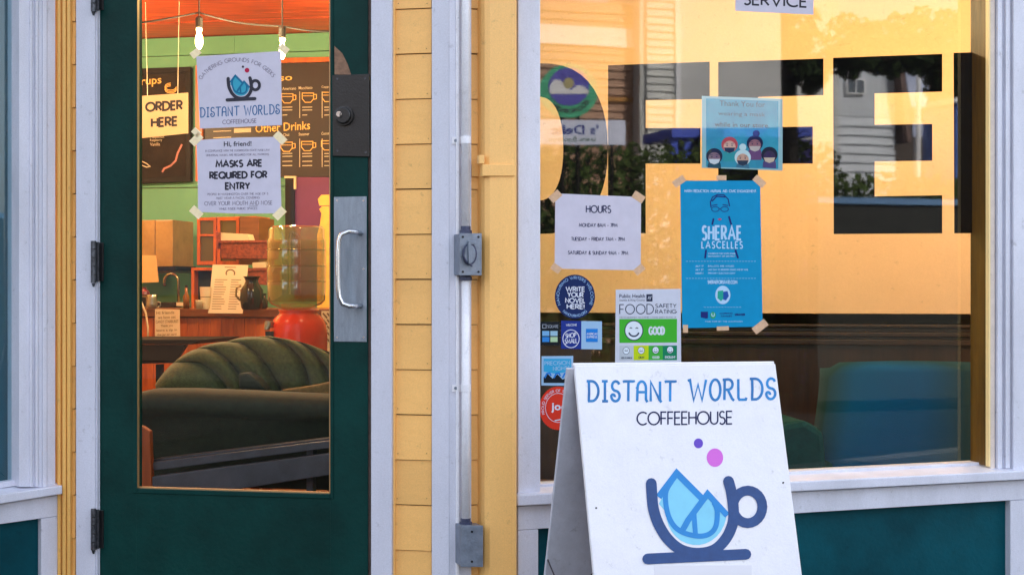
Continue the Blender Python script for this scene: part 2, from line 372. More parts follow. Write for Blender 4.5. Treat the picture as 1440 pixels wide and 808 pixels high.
# ------------------------------------------------------------------ shop building shell
ZC = [1.452+.1532*k for k in range(-10, 11)]   # clapboard courses
def clapboards(pl, x0, x1, parent, o=.0, jit=.0006):
    for a, b in zip(ZC[:-1], ZC[1:]):
        j = random.uniform(-jit, jit); a += random.uniform(-.0008, .0016)
        MB().board(pl, x0, x1, a+.0028, b, o+.005+j, -.03, o+.0105+j).build('siding_board', YEL, parent)
    MB().board(pl, x0, x1, 0, 3.0, -.004, -.05).build('backing_board', GAP, parent)
shop = thing('shop_building', 'yellow clapboard shop building with white trim boards around the green door', 'building')
NAIL = mat('painted_nail_head', (.42, .24, .07), .6)
for z_ in ZC[3:]:
    for x_ in (559, 601): MB().disc(P1, x_+random.uniform(-1.5, 1.5), 404-(z_+.022-H)*F/5.03, .75, .75, .0118, .006, 8).build('nail_head', NAIL, shop)
clapboards(P1, 97, 106.5, shop); clapboards(P1, 553, 607, shop); clapboards(P2, 662, 730, shop)
# fluted ochre corner moulding left of the door
for i, (a, b, o) in enumerate([(77, 80.5, .004), (80.5, 85, .024), (85, 87.5, .014), (87.5, 92, .030), (92, 94, .018), (94, 98.5, .026)]):
    MB().board(P1, a, b, 0, 3.0, o, -.03).build('moulding_strip', YELO, shop, bevel=.002)
MB().board(P1, 551.2, 555.2, 0, 3.0, .017, -.02).build('moulding_strip', YELP, shop, bevel=.002)
MB().board(P1, 607, 631.6, 0, 3.0, .026, -.03).build('corner_board', WHITE, shop, bevel=.002)
MB().board(P2, 631.8, 663, 0, 3.0, .024, -.03).build('corner_board', WHITE2, shop, bevel=.002)
# door frame
MB().board(P1, 106.5, 133.5, 0, 3.0, .034, -.05).build('door_jamb', WHITE, shop, bevel=.003)
MB().board(P1, 133.7, 137, 0, 3.0, .026, -.05).build('door_jamb', WHITE, shop, bevel=.001)
MB().board(P1, 137.1, 140.2, 0, 3.0, .012, -.05).build('door_jamb', WHITE2, shop, bevel=.001)
MB().board(P1, 521.5, 551, 0, 3.0, .034, -.05).build('door_jamb', WHITE, shop, bevel=.003)
MB().board(P1, 517.5, 521.5, 0, 3.0, .006, -.05).build('weather_strip', BRN, shop)
MB().board(P1, 140.6, 517, -.02, .045, .012, -.30).build('threshold', mat('threshold_concrete', (.25, .25, .25), .8, var=.2), shop)
# unseen storey added above to block the sun, with plain rear and side walls
UP = mat('upper_wall_paint', (.80, .52, .2), .6, var=.1, scale=3)
mu = MB(); a, b, c, d, e = P0.col(-900, 3, -.02), P0.col(80, 3, -.02), P1.col(80, 3, -.02), P1.col(631.6, 3, -.02), P2.col(2300, 3, -.02)
prof = [a, (b+c)/2, d, e, Vector((e.x, 12.2, 3)), Vector((a.x, 12.2, 3))]
n = len(prof)
mu.add([p for p in prof]+[p+Vector((0, 0, 5.4)) for p in prof], [tuple(range(n)), tuple(range(2*n-1, n-1, -1))]+[(i, (i+1) % n, n+(i+1) % n, n+i) for i in range(n)])
mu.build('added_shade_storey', UP, shop)
MB().box((-6, 11.6, 0), (6.5, 12.1, 3.0)).build('rear_wall', UP, shop)
MB().box((-3.5, 5.2, 0), (-3.3, 11.6, 3.0)).build('side_wall', UP, shop)
MB().box((4.0, 6.5, 0), (4.2, 11.6, 3.0)).build('side_wall', UP, shop)
# small canopy over the entrance
mc = MB(); zc = 2.95
pts = [P1.col(60, zc, 0), P1.col(631, zc, 0), P2.col(1500, zc, 0), P2.col(1500, zc, .55), P2.col(631, zc, .55), P1.col(60, zc, .55)]
mc.add(pts+[p+Vector((0, 0, .08)) for p in pts], [tuple(range(6)), tuple(range(11, 5, -1))]+[(i, (i+1) % 6, 6+(i+1) % 6, 6+i) for i in range(6)])
mc.build('canopy', WHITE, shop)

# ------------------------------------------------------------------ green entrance door
door = thing('entrance_door', 'dark green glazed entrance door with steel pull and two taped notices', 'door')
def bar(pl, x0, z0, x1, z1, o1, o2, name, m, par, bevel=.002): return MB().board(pl, x0, x1, z0, z1, o1, o2).build(name, m, par, bevel=bevel)
gz = P1.at(193, 684, .0).z     # foot of the door glass
MB().board(P1, 140.5, 192, .09, 2.85, .012, -.034).build('stile', GREEN, door, bevel=.0012)
MB().board(P1, 464.5, 517.3, .09, 2.85, .012, -.034).build('stile', GREEN, door, bevel=.0012)
MB().board(P1, 191.9, 464.6, .09, gz-.012, .0117, -.034).build('bottom_rail', GREEN, door)
MB().board(P1, 192.05, 464.4, 2.7, 2.85, .0115, -.034).build('top_rail', GREEN, door, bevel=.004)
# chamfered glazing bead and a brass edge line
MB().board(P1, 186, 192.6, gz-.02, 2.7, .0165, .012).build('glazing_bead', GREEN, door, bevel=.002)
MB().board(P1, 464.2, 468, gz-.02, 2.7, .0165, .012).build('glazing_bead', GREEN, door, bevel=.002)
MB().board(P1, 192.7, 464.1, gz-.02, gz-.003, .0165, .0).build('glazing_bead', GREEN, door, bevel=.002)
BRASS = mat('brass_edge', (.50, .30, .14), .4, metal=.5)
MB().board(P1, 192.0, 193.1, gz-.001, 2.7, .006, -.01).build('glazing_edge', BRASS, door)
MB().board(P1, 463.0, 464.3, gz-.001, 2.7, .006, -.01).build('glazing_edge', BRASS, door)
MB().board(P1, 193.1, 463.0, gz-.003, gz+.001, .006, -.01).build('glazing_edge', BRASS, door)
MB().board(P1, 192.0, 464.4, gz-.004, 2.7, -.006, -.011).build('glass_pane', GLASSD, door)
# hinges
for y0, y1 in ((-42, 17), (338, 398), (714, 773)):
    mh = MB().rect(P1, 127.5, y0+2, 138.5, y1-2, .038, .03).build('hinge', HING, door, bevel=.001)
    n = 5
    for i in range(n):
        a = y0+(y1-y0)*i/n+.6; b = y0+(y1-y0)*(i+1)/n-.6
        MB().tube([P1.at(131.5, a, .046), P1.at(131.5, b, .046)], .0095, 12).build('knuckle', HING, mh, smooth=False)
    MB().tube([P1.at(131.5, y1, .046), P1.at(131.5, y1+5, .046)], [.007, .003], 10).build('pin_tip', HING, mh)
    MB().rect(P1, 138.7, y0+3, 145, y1-3, .018, .01).build('hinge_leaf', BLACKM, mh, bevel=.001)
# beige worn patch, black lock plate, keyed cylinder
MB().prism(P1, [(470.2, 65), (470.5, 105), (493.5, 105), (489, 91), (481, 75)], .014, .0115).build('bare_patch', mat('bare_wood_patch', '8a6a55', .8, var=.3, scale=60), door, label='beige bare triangle above the black lock plate')
lp = MB().prism(P1, [(467, 106), (468, 219.5), (519.5, 220.5), (519, 104)], .020, .0125).build('lock_plate', BLACKM, door, bevel=.0015)
c = P1.at(484, 163, .02); nn = P1.n
cyl = MB().tube([c, c+nn*.010, c+nn*.0105, c+nn*.018, c+nn*.019], [.034, .034, .029, .027, .024], 28).build('lock_cylinder', BLACKM, lp)
MB().tube([c+nn*.0175+Vector((-.012, 0, .004)), c+nn*.021+Vector((-.012, 0, .004))], .0095, 20).build('keyhole_face', CHROME, lp)
MB().rect(P1, 477.6, 158.5, 479, 165.5, .0445, .04).build('key_slot', BLACKM, lp)
for x, y in ((474, 111), (513, 110), (474, 212), (514, 214)):
    MB().disc(P1, x, y, 1.6, 1.6, .0215, .019, 12).build('screw', HING, lp)
pp = MB().prism(P1, [(469.5, 277), (469.5, 480), (515.5, 480.5), (515.5, 276)], .0155, .0125).build('pull_plate', STEEL, door, bevel=.0008)
pts = [P1.at(507, 328, .016)]
for x, y, o in ((500, 326, .055), (490, 325, .068), (481, 329, .074), (477, 338, .076), (476, 352, .077), (475.5, 378, .077), (476, 404, .077), (477.5, 418, .076), (482, 427, .074), (491, 430, .068), (500, 430, .055), (507, 430, .016)):
    pts.append(P1.at(x, y, o))
MB().tube(pts, .0088, 12).build('pull_handle', CHROME, pp, smooth=True)
for x, y in ((474, 282), (511, 282), (474, 474), (511, 474), (474, 378), (511, 378)):
    MB().disc(P1, x, y, 1.3, 1.3, .0165, .015, 10).build('screw', CHROME, pp)

# ------------------------------------------------------------------ conduit run with boxes
con = thing('electrical_conduit', 'white painted conduit with a grey switch box and a lower junction box', 'conduit')
c0 = P2.col(655, 0, .055)
def cz(y, off=.055, x=655): return P2.at(x, y, off)
MB().tube([P2.col(655, 2.9, .055), cz(323)], .0145, 14).build('upper_pipe', CONDUIT, con, smooth=True)
MB().tube([cz(390), cz(732)], .0145, 14).build('lower_pipe', CONDUIT, con, smooth=True)
MB().board(P2, 641.5, 646, 0.0, 2.9, .034, .0245).build('cover_strip', CONDUIT, con, bevel=.002)
for y in (197, 545):
    ms = MB().tube([cz(y-5), cz(y+5)], .0168, 14).build('pipe_strap', CONDUIT, con)
    MB().rect(P2, 636, y-4.5, 652, y+5.5, .030, .0245).build('strap_foot', CONDUIT, ms)
    MB().disc(P2, 641, y+.5, 2.2, 2.2, .034, .030, 10).build('screw', GALV, ms)
for y0, y1 in ((318, 330), (384, 394), (728, 738)):
    MB().tube([cz(y0), cz(y0+(y1-y0)*.45), cz(y0+(y1-y0)*.5), cz(y1)], [.0165, .0165, .021, .021], 8).build('fitting', GALVD, con)
def ebox(x0, y0, x1, y1, name):
    b = MB().rect(P2, x0, y0, x1, y1, .098, .026).build(name, GALV, con, bevel=.003)
    MB().rect(P2, x0-.4, y0-.6, x1+.5, y1+.6, .103, .0985).build('cover_plate', GALV, b, bevel=.0015)
    return b
b1 = ebox(646.5, 328.5, 677, 386.5, 'switch_box'); b2 = ebox(648.5, 739, 679, 796, 'junction_box')
MB().disc(P2, 661, 357, 9.8, 15.5, .112, .1035, 24).build('switch_boss', GALVD, b1)
MB().disc(P2, 661, 357, 7.8, 13, .1165, .112, 24).build('switch_dial', GALV, b1, bevel=.001)
MB().prism(P2, [(658.6, 342), (662.4, 341), (663, 370), (659.4, 371)], .128, .1166).build('switch_lever', GALV, b1, bevel=.001)
MB().rect(P2, 659, 338.5, 669, 343.5, .1175, .1036).build('padlock_tab', GALV, b1, bevel=.001)
MB().tube([P2.at(653, 349, .120), P2.at(651.5, 360, .120), P2.at(657, 369, .120), P2.at(664, 374, .120)], .003, 8).build('padlock_loop', GALVD, b1)
for bb, x, y in ((b1, 651, 333), (b1, 673, 333), (b1, 651, 382), (b1, 673, 382), (b2, 663.8, 747), (b2, 663.8, 789)):
    MB().disc(P2, x, y, 1.7, 1.7, .1045, .102, 12).build('screw', SCREW, bb)

# ------------------------------------------------------------------ downspout
dsp = thing('downspout', 'pale yellow painted square downspout beside the white window casing', 'downspout')
md = MB(); prof = []
for x, o in ((677.0, .0), (677.2, .045), (679.6, .066), (685, .080), (700, .082), (716, .082), (721, .079), (723.8, .070), (724.2, .03)):
    prof.append((x, o))
vs = []
base = P2.col(702, 0, 0); tdir = Vector((1, .33, 0)).normalized()
for z in (0.02, 3.0):
    for x, o in prof:
        p = P2.col(x, z, .05); p = p + P2.n*(o-.05); vs.append(p)
n = len(prof)
md.add(vs, [(i, i+1, n+i+1, n+i) for i in range(n-1)]+[tuple(range(n-1, -1, -1)), tuple(range(n, 2*n)), (0, n, 2*n-1, n-1)])
md.build('pipe', YELP, dsp, smooth=False)
st = MB().rect(P2, 678.4, 231, 724.4, 247.5, .0885, .06).build('strap', YELP, dsp, bevel=.002)
MB().rect(P2, 663.5, 231.5, 679.4, 248, .018, .012).build('strap_ear', YEL, st)
MB().rect(P2, 673.5, 218, 681.5, 230.4, .085, .06).build('strap_clip', YELP, st, bevel=.002)
MB().board(P2, 725.6, 728.2, 0, 3.0, .010, -.02).build('backing_gap', BRN, dsp)

# ------------------------------------------------------------------ right shop window
win = thing('shop_window', 'large shop window in white casing with black block lettering on the glass', 'window')
GO = -.10                      # glass sits this far behind the wall face
ztop = 2.75
def L(x, a, b): return a[1]+(b[1]-a[1])*(x-a[0])/(b[0]-a[0])
gl_b = ((760, 680), (1370, 650)); st_b = ((760, 686), (1395, 655)); si_t = ((728, 695), (1440, 661)); si_b = ((728, 711), (1440, 674)); pn_t = ((757, 743), (1421, 703))
YT = -460
def hb(y0line, y1line, x0, x1, o1, o2, name, m, par, bevel=.002, dy0=0, dy1=0):
    """board running along the window between two sloping pixel lines"""
    return MB().prism(P2, [(x0, L(x0, *y0line)+dy0), (x0, L(x0, *y1line)+dy1), (x1, L(x1, *y1line)+dy1), (x1, L(x1, *y0line)+dy0)], o1, o2).build(name, m, par, bevel=bevel)
MB().prism(P2, [(728.4, YT), (728.4, 694), (760, 693.4), (760, YT)], .028, -.12).build('casing', WHITE2, win, bevel=.003)
MB().prism(P2, [(1425.5, YT), (1425.5, 661.2), (1700, 646), (1700, YT)], .030, -.12).build('casing', WHITE2, win, bevel=.003)
for x0, x1, o in ((1393, 1399.2, .0), (1399.4, 1403, -.012), (1403.2, 1409.5, .012), (1409.7, 1414.5, .004), (1414.7, 1420.5, .02), (1420.7, 1425.3, .012)):
    MB().prism(P2, [(x0, YT), (x0, L(x0, *si_t)-4), (x1, L(x1, *si_t)-4), (x1, YT)], o, -.12).build('frame_moulding', WHITE2 if x0 > 1402 else mat('cream_stop_paint', (.72, .62, .55), .5, var=.1, scale=20), win, bevel=.0015)
MB().prism(P2, [(1390.6, YT), (1390.6, 655.5), (1392.8, 655.5), (1392.8, YT)], .0, -.02).build('glazing_edge', mat('yellow_edge', (.95, .72, .35), .5), win)
# worn wooden reveal on the right of the glass
pa = [P2.at(1390.4, YT, -.001), P2.at(1390.4, 655, -.001)]; pb = [p - P2.n*.115 for p in pa]
q = (P2.at(1400, 600, 0)-P2.at(1390, 600, 0)).normalized()*.012
MB().add([pa[0], pa[1], pb[1], pb[0], pa[0]+q, pa[1]+q, pb[1]+q, pb[0]+q], [(0, 1, 2, 3), (7, 6, 5, 4), (0, 4, 5, 1), (1, 5, 6, 2), (2, 6, 7, 3), (3, 7, 4, 0)]).build('reveal', WORN, win)
# sill parts
hb(gl_b, st_b, 745, 1392, -.062, -.13, 'glazing_stop', WHITE2, win, .0015)
ms = MB(); A0 = [P2.at(745, L(745, *st_b)-1, -.06), P2.at(1395, L(1395, *st_b)-1, -.06)]; B0 = [P2.at(728, L(728, *si_t), .062), P2.at(1640, L(1640, *si_t), .062)]
A0 = [P2.at(728.5, L(728.5, *st_b)-2.5, -.064), P2.at(1640, L(1640, *st_b)-2.5, -.064)]
dn = Vector((0, 0, -.03))
ms.add([A0[0], A0[1], B0[1], B0[0]]+[p+dn for p in (A0[0], A0[1], B0[1], B0[0])], [(0, 1, 2, 3), (7, 6, 5, 4), (0, 4, 5, 1), (1, 5, 6, 2), (2, 6, 7, 3), (3, 7, 4, 0)])
ms.build('sill', WHITE2, win, bevel=.001)
hb(si_t, si_b, 728, 1640, .064, .02, 'sill_nosing', WHITE2, win, .004, dy0=.4)
pane = MB().prism(P2, [(748, YT), (748, 690), (1371.5, 655), (1371.5, YT)], GO, GO-.005).build('glass_pane', GLASS, win)
# base panel under the window
hb(si_b, pn_t, 728.4, 1640, .03, -.05, 'apron_board', WHITE2, win, .002, dy0=.5)
MB().prism(P2, [(728.4, L(728.4, *pn_t)+.5), (728.4, 880), (757, 880), (757, L(757, *pn_t)+.5)], .0295, -.05).build('panel_stile', WHITE2, win, bevel=.002)
MB().prism(P2, [(1421, L(1421, *pn_t)+.5), (1421, 880), (1640, 880), (1640, L(1640, *pn_t)+.5)], .0295, -.05).build('panel_stile', WHITE2, win, bevel=.002)
MB().prism(P2, [(740, 725), (740, 885), (1450, 885), (1450, 695)], -.002, -.06).build('base_panel', GREENB, win)
MB().prism(P2, [(1418.6, L(1418, *pn_t)+3), (1418.6, 880), (1420.8, 880), (1420.8, L(1420, *pn_t)+3)], .012, -.002).build('panel_bead', WHITE2, win)
# block letters O F F E E on the inside face
LO = GO-.007
def letter(pts, o=LO): return MB().prism(P2, pts, o, o-.0004).build('window_letter', VIN, win)
# O : ring clipped by the casing
mo = MB(); outer = []; inner = []
n = 22
for i in range(n+1):
    th = R(92-184*i/n); sx = abs(math.cos(th))**.75*(1 if math.cos(th) >= 0 else -1); sy = abs(math.sin(th))**.9*(1 if math.sin(th) >= 0 else -1)
    outer.append((756+99*sx, 209-120*sy)); inner.append((754+38*sx, 209-73*sy))
vs = [P2.at(x, y, LO) for x, y in outer+inner]
mo.add(vs, [(i, i+1, n+2+i, n+1+i) for i in range(n)]); mo.build('window_letter', VIN, win)
letter([(855, 92), (855, 328), (908, 328), (908, 230), (985, 230), (985, 180), (908, 180), (908, 141), (998, 139.5), (998, 87)])
letter([(1010, 87.5), (1010, 328), (1066, 328), (1066, 230), (1143, 230), (1143, 178), (1066, 179), (1066, 136.5), (1158, 134), (1158, 82.5)])
letter([(1171.5, 81.5), (1172.5, 329), (1325, 328), (1325, 274.5), (1230, 276), (1230, 227), (1311, 226), (1311, 174.5), (1230, 175.5), (1230, 131.5), (1325, 129), (1325, 76)])
letter([(1341, 74.5), (1342, 328), (1400, 327.5), (1400, 73)])

# ------------------------------------------------------------------ left window in the splayed side wall
lw = thing('splayed_window', 'side window in fluted white casing at the left edge beside the door', 'window')
def lboard(x0, x1, y0, y1, o1, o2, name, m, slope=0., bevel=.002, par=lw):
    return MB().prism(P0, [(x0, y0-slope*(x0-83)), (x0, y1-slope*(x0-83)), (x1, y1-slope*(x1-83)), (x1, y0-slope*(x1-83))], o1, o2).build(name, m, par, bevel=bevel)
lboard(-260, 25, YT, 690, -.045, -.05, 'glass_pane', glass_mat('side_glass', tint=(.85, .95, .97), mult=1.6))
for x0, x1, o in ((22, 27, -.02), (27.1, 42, .014), (42.1, 46, .022), (46.1, 50, .014), (50.1, 54, .024), (54.1, 60, .014), (60.1, 66, .02), (66.1, 78, .008)):
    lboard(x0, x1, YT, 684, o, -.08, 'casing_strip', WHITE2 if x0 > 26 else mat('grey_blue_stop', (.25, .35, .42), .5), bevel=.0015)
sb = MB(); A = [P0.at(-120, 703.5, -.05), P0.at(20, 672, -.05), P0.at(80, 680, .0)]
sb.add([P0.at(-200, 722, .03), P0.at(88, 682, .03), P0.at(70, 673, -.05), P0.at(-200, 716, -.05)], [(0, 1, 2, 3)])
lboard(-260, 22, 664, 672, -.02, -.06, 'glazing_stop', WHITE2, .17)
sb.build('sill_slope', WHITE2, lw)
MB().prism(P0, [(-260, 733), (-260, 750), (88, 694), (88, 682)], .05, -.06).build('sill_nosing', WHITE2, lw, bevel=.004)
MB().prism(P0, [(-260, 750.5), (-260, 772), (57, 728.5), (82.5, 725), (82.5, 695)], .012, -.06).build('apron_board', WHITE2, lw, bevel=.002)
MB().prism(P0, [(58, 728.8), (58, 885), (82.5, 885), (82.5, 725.4)], .012, -.06).build('panel_stile', WHITE2, lw, bevel=.002)
MB().prism(P0, [(-260, 760), (-260, 900), (62, 900), (62, 715)], -.012, -.06).build('base_panel', GREENB, lw)
# pale blind and dim room behind the side glass
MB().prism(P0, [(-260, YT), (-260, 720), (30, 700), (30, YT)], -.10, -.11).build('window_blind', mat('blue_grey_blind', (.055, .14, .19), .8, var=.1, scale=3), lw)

# ------------------------------------------------------------------ notices on the door
DO = .0     # paper lies on the glass
def quad_tape(mb, pl, cx, cy, w, h, ang, o):
    c, s = math.cos(R(ang)), math.sin(R(ang))
    mb.prism(pl, [(cx+a*w/2*c-b*h/2*s, cy+a*w/2*s+b*h/2*c) for a, b in ((-1, -1), (-1, 1), (1, 1), (1, -1))], o+.0003, o)
def tapes(pl, o, m, par, lst):
    for cx, cy, w_, h_, an in lst:
        mb = MB(); quad_tape(mb, pl, cx, cy, w_, h_, an, o); mb.build('tape', m, par)
def ink(pl, m, par, fn, name='lettering'):
    # every line of writing is its own part; loose printed marks and tiny print stay joined
    mb = MB(); fn(mb)
    if name != 'lettering': return mb.build(name, m, par, kind='stuff')
    used = set()
    def sub(idx, nm, kind=None):
        q = MB(); mp = {}
        for i in idx:
            fc = []
            for v in mb.f[i]:
                if v not in mp: mp[v] = len(q.v); q.v.append(mb.v[v])
                fc.append(mp[v])
            q.f.append(tuple(fc))
        return q.build(nm, m, par, kind=kind)
    for a, b in mb.seg:
        if b > a: sub(range(a, b), 'lettering'); used |= set(range(a, b))
    rest = [i for i in range(len(mb.f)) if i not in used]
    if rest: sub(rest, 'printed_marks', 'stuff')
def col(name, h, rough=.6): return mat('print_'+name, h, rough, spec=.2)
def cup(pl, tx, par, o, dark, mid, light, dots=True, sc=1.):
    """the cup-and-peaks emblem; tx maps emblem units to pixels"""
    T = lambda pts: [tx(*p) for p in pts]
    def S(pts, n=5):                     # rounded path through the points
        q = [pts[0]]+list(pts)+[pts[-1]]; r = []
        for i in range(1, len(q)-2):
            for j in range(n):
                t_ = j/n; r.append(tuple(.5*(2*q[i][k]+(q[i+1][k]-q[i-1][k])*t_+(2*q[i-1][k]-5*q[i][k]+4*q[i+1][k]-q[i+2][k])*t_*t_+(3*q[i][k]-q[i-1][k]-3*q[i+1][k]+q[i+2][k])*t_**3) for k in (0, 1)))
        return r+[pts[-1]]
    mb = MB(); mb.flat(pl, T([(437, 545), (470, 480), (503, 430), (545, 470), (600, 535), (620, 505), (683, 580)]+[(575+112*math.cos(R(a)), 575+122*math.sin(R(a))) for a in range(0, 181, 12)]), o)
    mb.build('emblem_water', light, par)
    k = lambda wd: wd*sc
    mb = MB()
    mb.stroke(pl, T([(436, 520), (503, 432), (598, 527)]), k(24), o+.0004)
    mb.stroke(pl, T(S([(484, 462), (462, 505), (468, 575), (492, 625), (530, 652), (585, 664), (625, 655), (648, 625), (652, 570), (640, 540)])), k(19), o+.0005)
    mb.stroke(pl, T([(523, 645), (545, 605), (617, 508), (690, 588)]), k(22), o+.0006)
    mb.stroke(pl, T([(566, 575), (572, 655)]), k(18), o+.0007)
    mb.build('emblem_peaks', mid, par)
    mb = MB()
    u = [(409, 470), (412, 520), (418, 568), (436, 620), (468, 672), (515, 712), (575, 727), (640, 715), (685, 672), (710, 615), (712, 560), (704, 500), (694, 462)]
    mb.stroke(pl, T(S(u)), k(40), o+.0009, True)
    mb.stroke(pl, T([(765+54*math.cos(R(a)), 556+60*math.sin(R(a))) for a in range(0, 361, 15)]), k(36), o+.0010)
    mb.stroke(pl, T([(396, 748), (758, 731)]), k(40), o+.0012, True)
    mb.build('emblem_cup', dark, par)

sg = thing('logo_poster', 'white poster with a cup emblem and DISTANT WORLDS taped high on the door glass', 'poster')
MB().prism(P1, [(276, 79.5), (281, 181), (396.5, 176), (395, 72)], DO+.0006, DO).build('sheet', PAPER, sg)
tapes(P1, DO+.0008, TAPEY, sg, [(275, 75, 14, 10, -38), (399, 69, 14, 10, 40), (276, 186, 12, 9, 42)])
o = DO+.0009
ink(P1, INKL, sg, lambda m: (arc_text(m, P1, 'GATHERING GROUNDS FOR GEEKS', 334.5, 143, 61, 147, 37, 5.2, .75, o, ry=56.5), text(m, P1, 'COFFEEHOUSE', 313, 174.6, 360.5, 172.4, 5.6, .8, o)))
ink(P1, col('steel_blue', '2f6496'), sg, lambda m: text(m, P1, 'DISTANT WORLDS', 281, 165, 393, 160, 13, 1.5, o, CURLY))
cup(P1, lambda X, Y: (320.7+(X-408)*.1074, 109+(Y-455)*.108), sg, o, INK, col('deep_teal', '1a6d94'), col('teal', '3ba0bd'), sc=.115)
MB().disc(P1, 347.4, 99, 3.3, 3.3, o).build('emblem_dot', col('crimson', 'b02048'), sg)
MB().disc(P1, 341.6, 94, 1.7, 1.7, o).build('emblem_dot', col('dark_grey', '443a48'), sg)

sg = thing('mask_notice', 'white notice reading MASKS ARE REQUIRED FOR ENTRY taped to the door glass', 'notice')
MB().prism(P1, [(276, 197), (278, 247), (278.5, 298), (335, 300.4), (396, 300), (394.5, 250), (394, 192.3), (336, 193.5)], DO+.0006, DO).build('sheet', PAPER, sg)
tapes(P1, DO+.0008, TAPEY, sg, [(276, 196, 18, 11, -45), (394, 194, 18, 11, 45), (276, 298.5, 18, 11, 42), (393, 300, 18, 11, -45)])
def f(m):
    text(m, P1, 'MASKS ARE', 304, 235, 368, 233.5, 8.6, 2.5, o); text(m, P1, 'REQUIRED FOR', 295.4, 251, 375, 249.7, 8.6, 2.5, o)
    text(m, P1, 'ENTRY', 317.4, 266, 351, 265.6, 8.6, 2.5, o)
    soft_text(m, P1, 'Hi, friend!', 314.7, 207.3, 353.7, 206.4, 8.2, o, .02)
ink(P1, INK, sg, f)
def f(m):
    text(m, P1, 'IN COMPLIANCE WITH THE WASHINGTON STATE MASK LAW', 289, 213.7, 379, 212.2, 2.7, .45, o)
    text(m, P1, 'UNIVERSAL MASKS ARE REQUIRED FOR ALL PATRONS', 290, 219.8, 378, 218.3, 2.7, .45, o)
    text(m, P1, 'PEOPLE IN WASHINGTON OVER THE AGE OF 5', 292, 274.7, 377, 273.6, 2.9, .45, o)
    text(m, P1, 'MUST WEAR A FACIAL COVERING', 304, 280.2, 365, 279.2, 3., .45, o)
    text(m, P1, 'OVER YOUR MOUTH AND NOSE', 287.6, 288.8, 382.7, 287.6, 5.4, .7, o)
    m.stroke(P1, [(350.5, 289.9), (362.6, 289.7)], .6, o)
    text(m, P1, 'WHILE INSIDE PUBLIC SPACES', 308, 295, 361.5, 294.3, 2.9, .45, o)
ink(P1, INKL, sg, f, 'small_print')

# ------------------------------------------------------------------ notices on the shop window (outside of the glass)
WO = GO+.001
sg = thing('hours_notice', 'white HOURS notice with opening times taped to the window beneath the letter O', 'notice')
MB().prism(P2, [(781, 272), (780, 377.5), (901, 380), (901.5, 277)], WO+.0006, WO).build('sheet', PAPER, sg)
tapes(P2, WO+.0008, TAPE, sg, [(781, 276, 17, 11, -42), (898, 277, 17, 11, 33), (782, 377, 14, 10, 35), (899, 379, 15, 10, -40)])
o = WO+.0012
def f(m):
    text(m, P2, 'HOURS', 824.5, 298.7, 858.8, 299, 9.6, 1.6, o)
    text(m, P2, 'MONDAY 8AM - 7PM', 814.5, 318.6, 868, 319, 4.6, .85, o)
    text(m, P2, 'TUESDAY - FRIDAY 7AM - 7PM', 803.6, 338, 878.4, 338.6, 4.6, .85, o)
    text(m, P2, 'SATURDAY & SUNDAY 9AM - 7PM', 799, 357.2, 883, 358.2, 4.6, .85, o)
ink(P2, INKN, sg, f)

sg = thing('service_notice', 'white notice ending in SERVICE taped high on the window, cut by the top', 'notice')
MB().prism(P2, [(1034.5, -62), (1034, 15.5), (1144, 21), (1144.5, -58)], WO+.0006, WO).build('sheet', PAPER, sg)
ink(P2, INK, sg, lambda m: text(m, P2, 'SERVICE', 1046, 6.2, 1134, 10.2, 14.5, 2.6, o))

sg = thing('round_writers_sticker', 'round navy sticker reading WRITE YOUR NOVEL HERE on the window', 'sticker')
MB().disc(P2, 808.5, 417, 28.2, 31, WO+.0006, WO, 40).build('sheet', col('navy', '0c2358'), sg)
ink(P2, col('pale_blue', '8fb4e0'), sg, lambda m: (arc_text(m, P2, 'NANOWRIMO WRITERS WELCOME', 808.5, 417, 22.3, 205, -25, 3.6, .6, o, ry=25), arc_text(m, P2, 'NANOWRIMO.ORG', 808.5, 417, 25.6, 228, 312, 3.4, .6, o, inside=True, ry=28.4)), 'ring_text')
def f(m):
    for s_, a, b, y in (('WRITE', 796, 822, 409.2), ('YOUR', 798.5, 820, 417), ('NOVEL', 795.5, 822.5, 425.2), ('HERE!', 797.5, 821.5, 433.6)): text(m, P2, s_, a, y, b, y+.3, 6.0, 1.45, o)
ink(P2, col('off_white', 'cfd6e6'), sg, f)

sg = thing('food_rating_card', 'food safety rating card with green GOOD band and smiling face on window', 'card')
MB().prism(P2, [(866, 407), (865, 522), (958, 523), (957, 406)], WO+.0006, WO).build('sheet', PAPERB, sg)
GRN = col('bright_green', '3cab2c'); NAV = col('ink_navy', '1e2a48')
MB().flat(P2, [(871, 448.3), (871, 481.8), (952, 481.2), (952, 448)], o).build('green_band', GRN, sg)
for a, b, h_ in ((871, 891, 'b4bfca'), (891, 912, 'b9cf12'), (912, 932, '3ea83c'), (932, 952, '0b7d58')):
    MB().flat(P2, [(a, 485.6), (a, 506), (b, 505.8), (b, 485.4)], o).build('rating_tile', col('tile'+h_, h_), sg)
def face(cx, cy, rx, ry, k, par, smile=1., o=o):
    MB().disc(P2, cx, cy, rx+1.*k, ry+1.*k, o+.0002).build('face_outline', NAV, par)
    MB().disc(P2, cx, cy, rx, ry, o+.0003).build('face', col('face_white', 'd5e2ee'), par)
    m = MB(); m.stroke(P2, [(cx+rx*.58*math.cos(R(a)), cy+ry*.12*smile+ry*.5*smile*math.sin(R(a))) for a in range(12, 169, 12)], 1.6*k if smile else 1, o+.0005)
    m.stroke(P2, [(cx-rx*.5, cy-ry*.22), (cx-rx*.35, cy-ry*.32), (cx-rx*.2, cy-ry*.22)], .8*k, o+.0005); m.stroke(P2, [(cx+rx*.2, cy-ry*.22), (cx+rx*.35, cy-ry*.32), (cx+rx*.5, cy-ry*.22)], .8*k, o+.0005)
    m.build('smile', NAV, par)
face(891.4, 464.4, 12, 13, 1.3, sg)
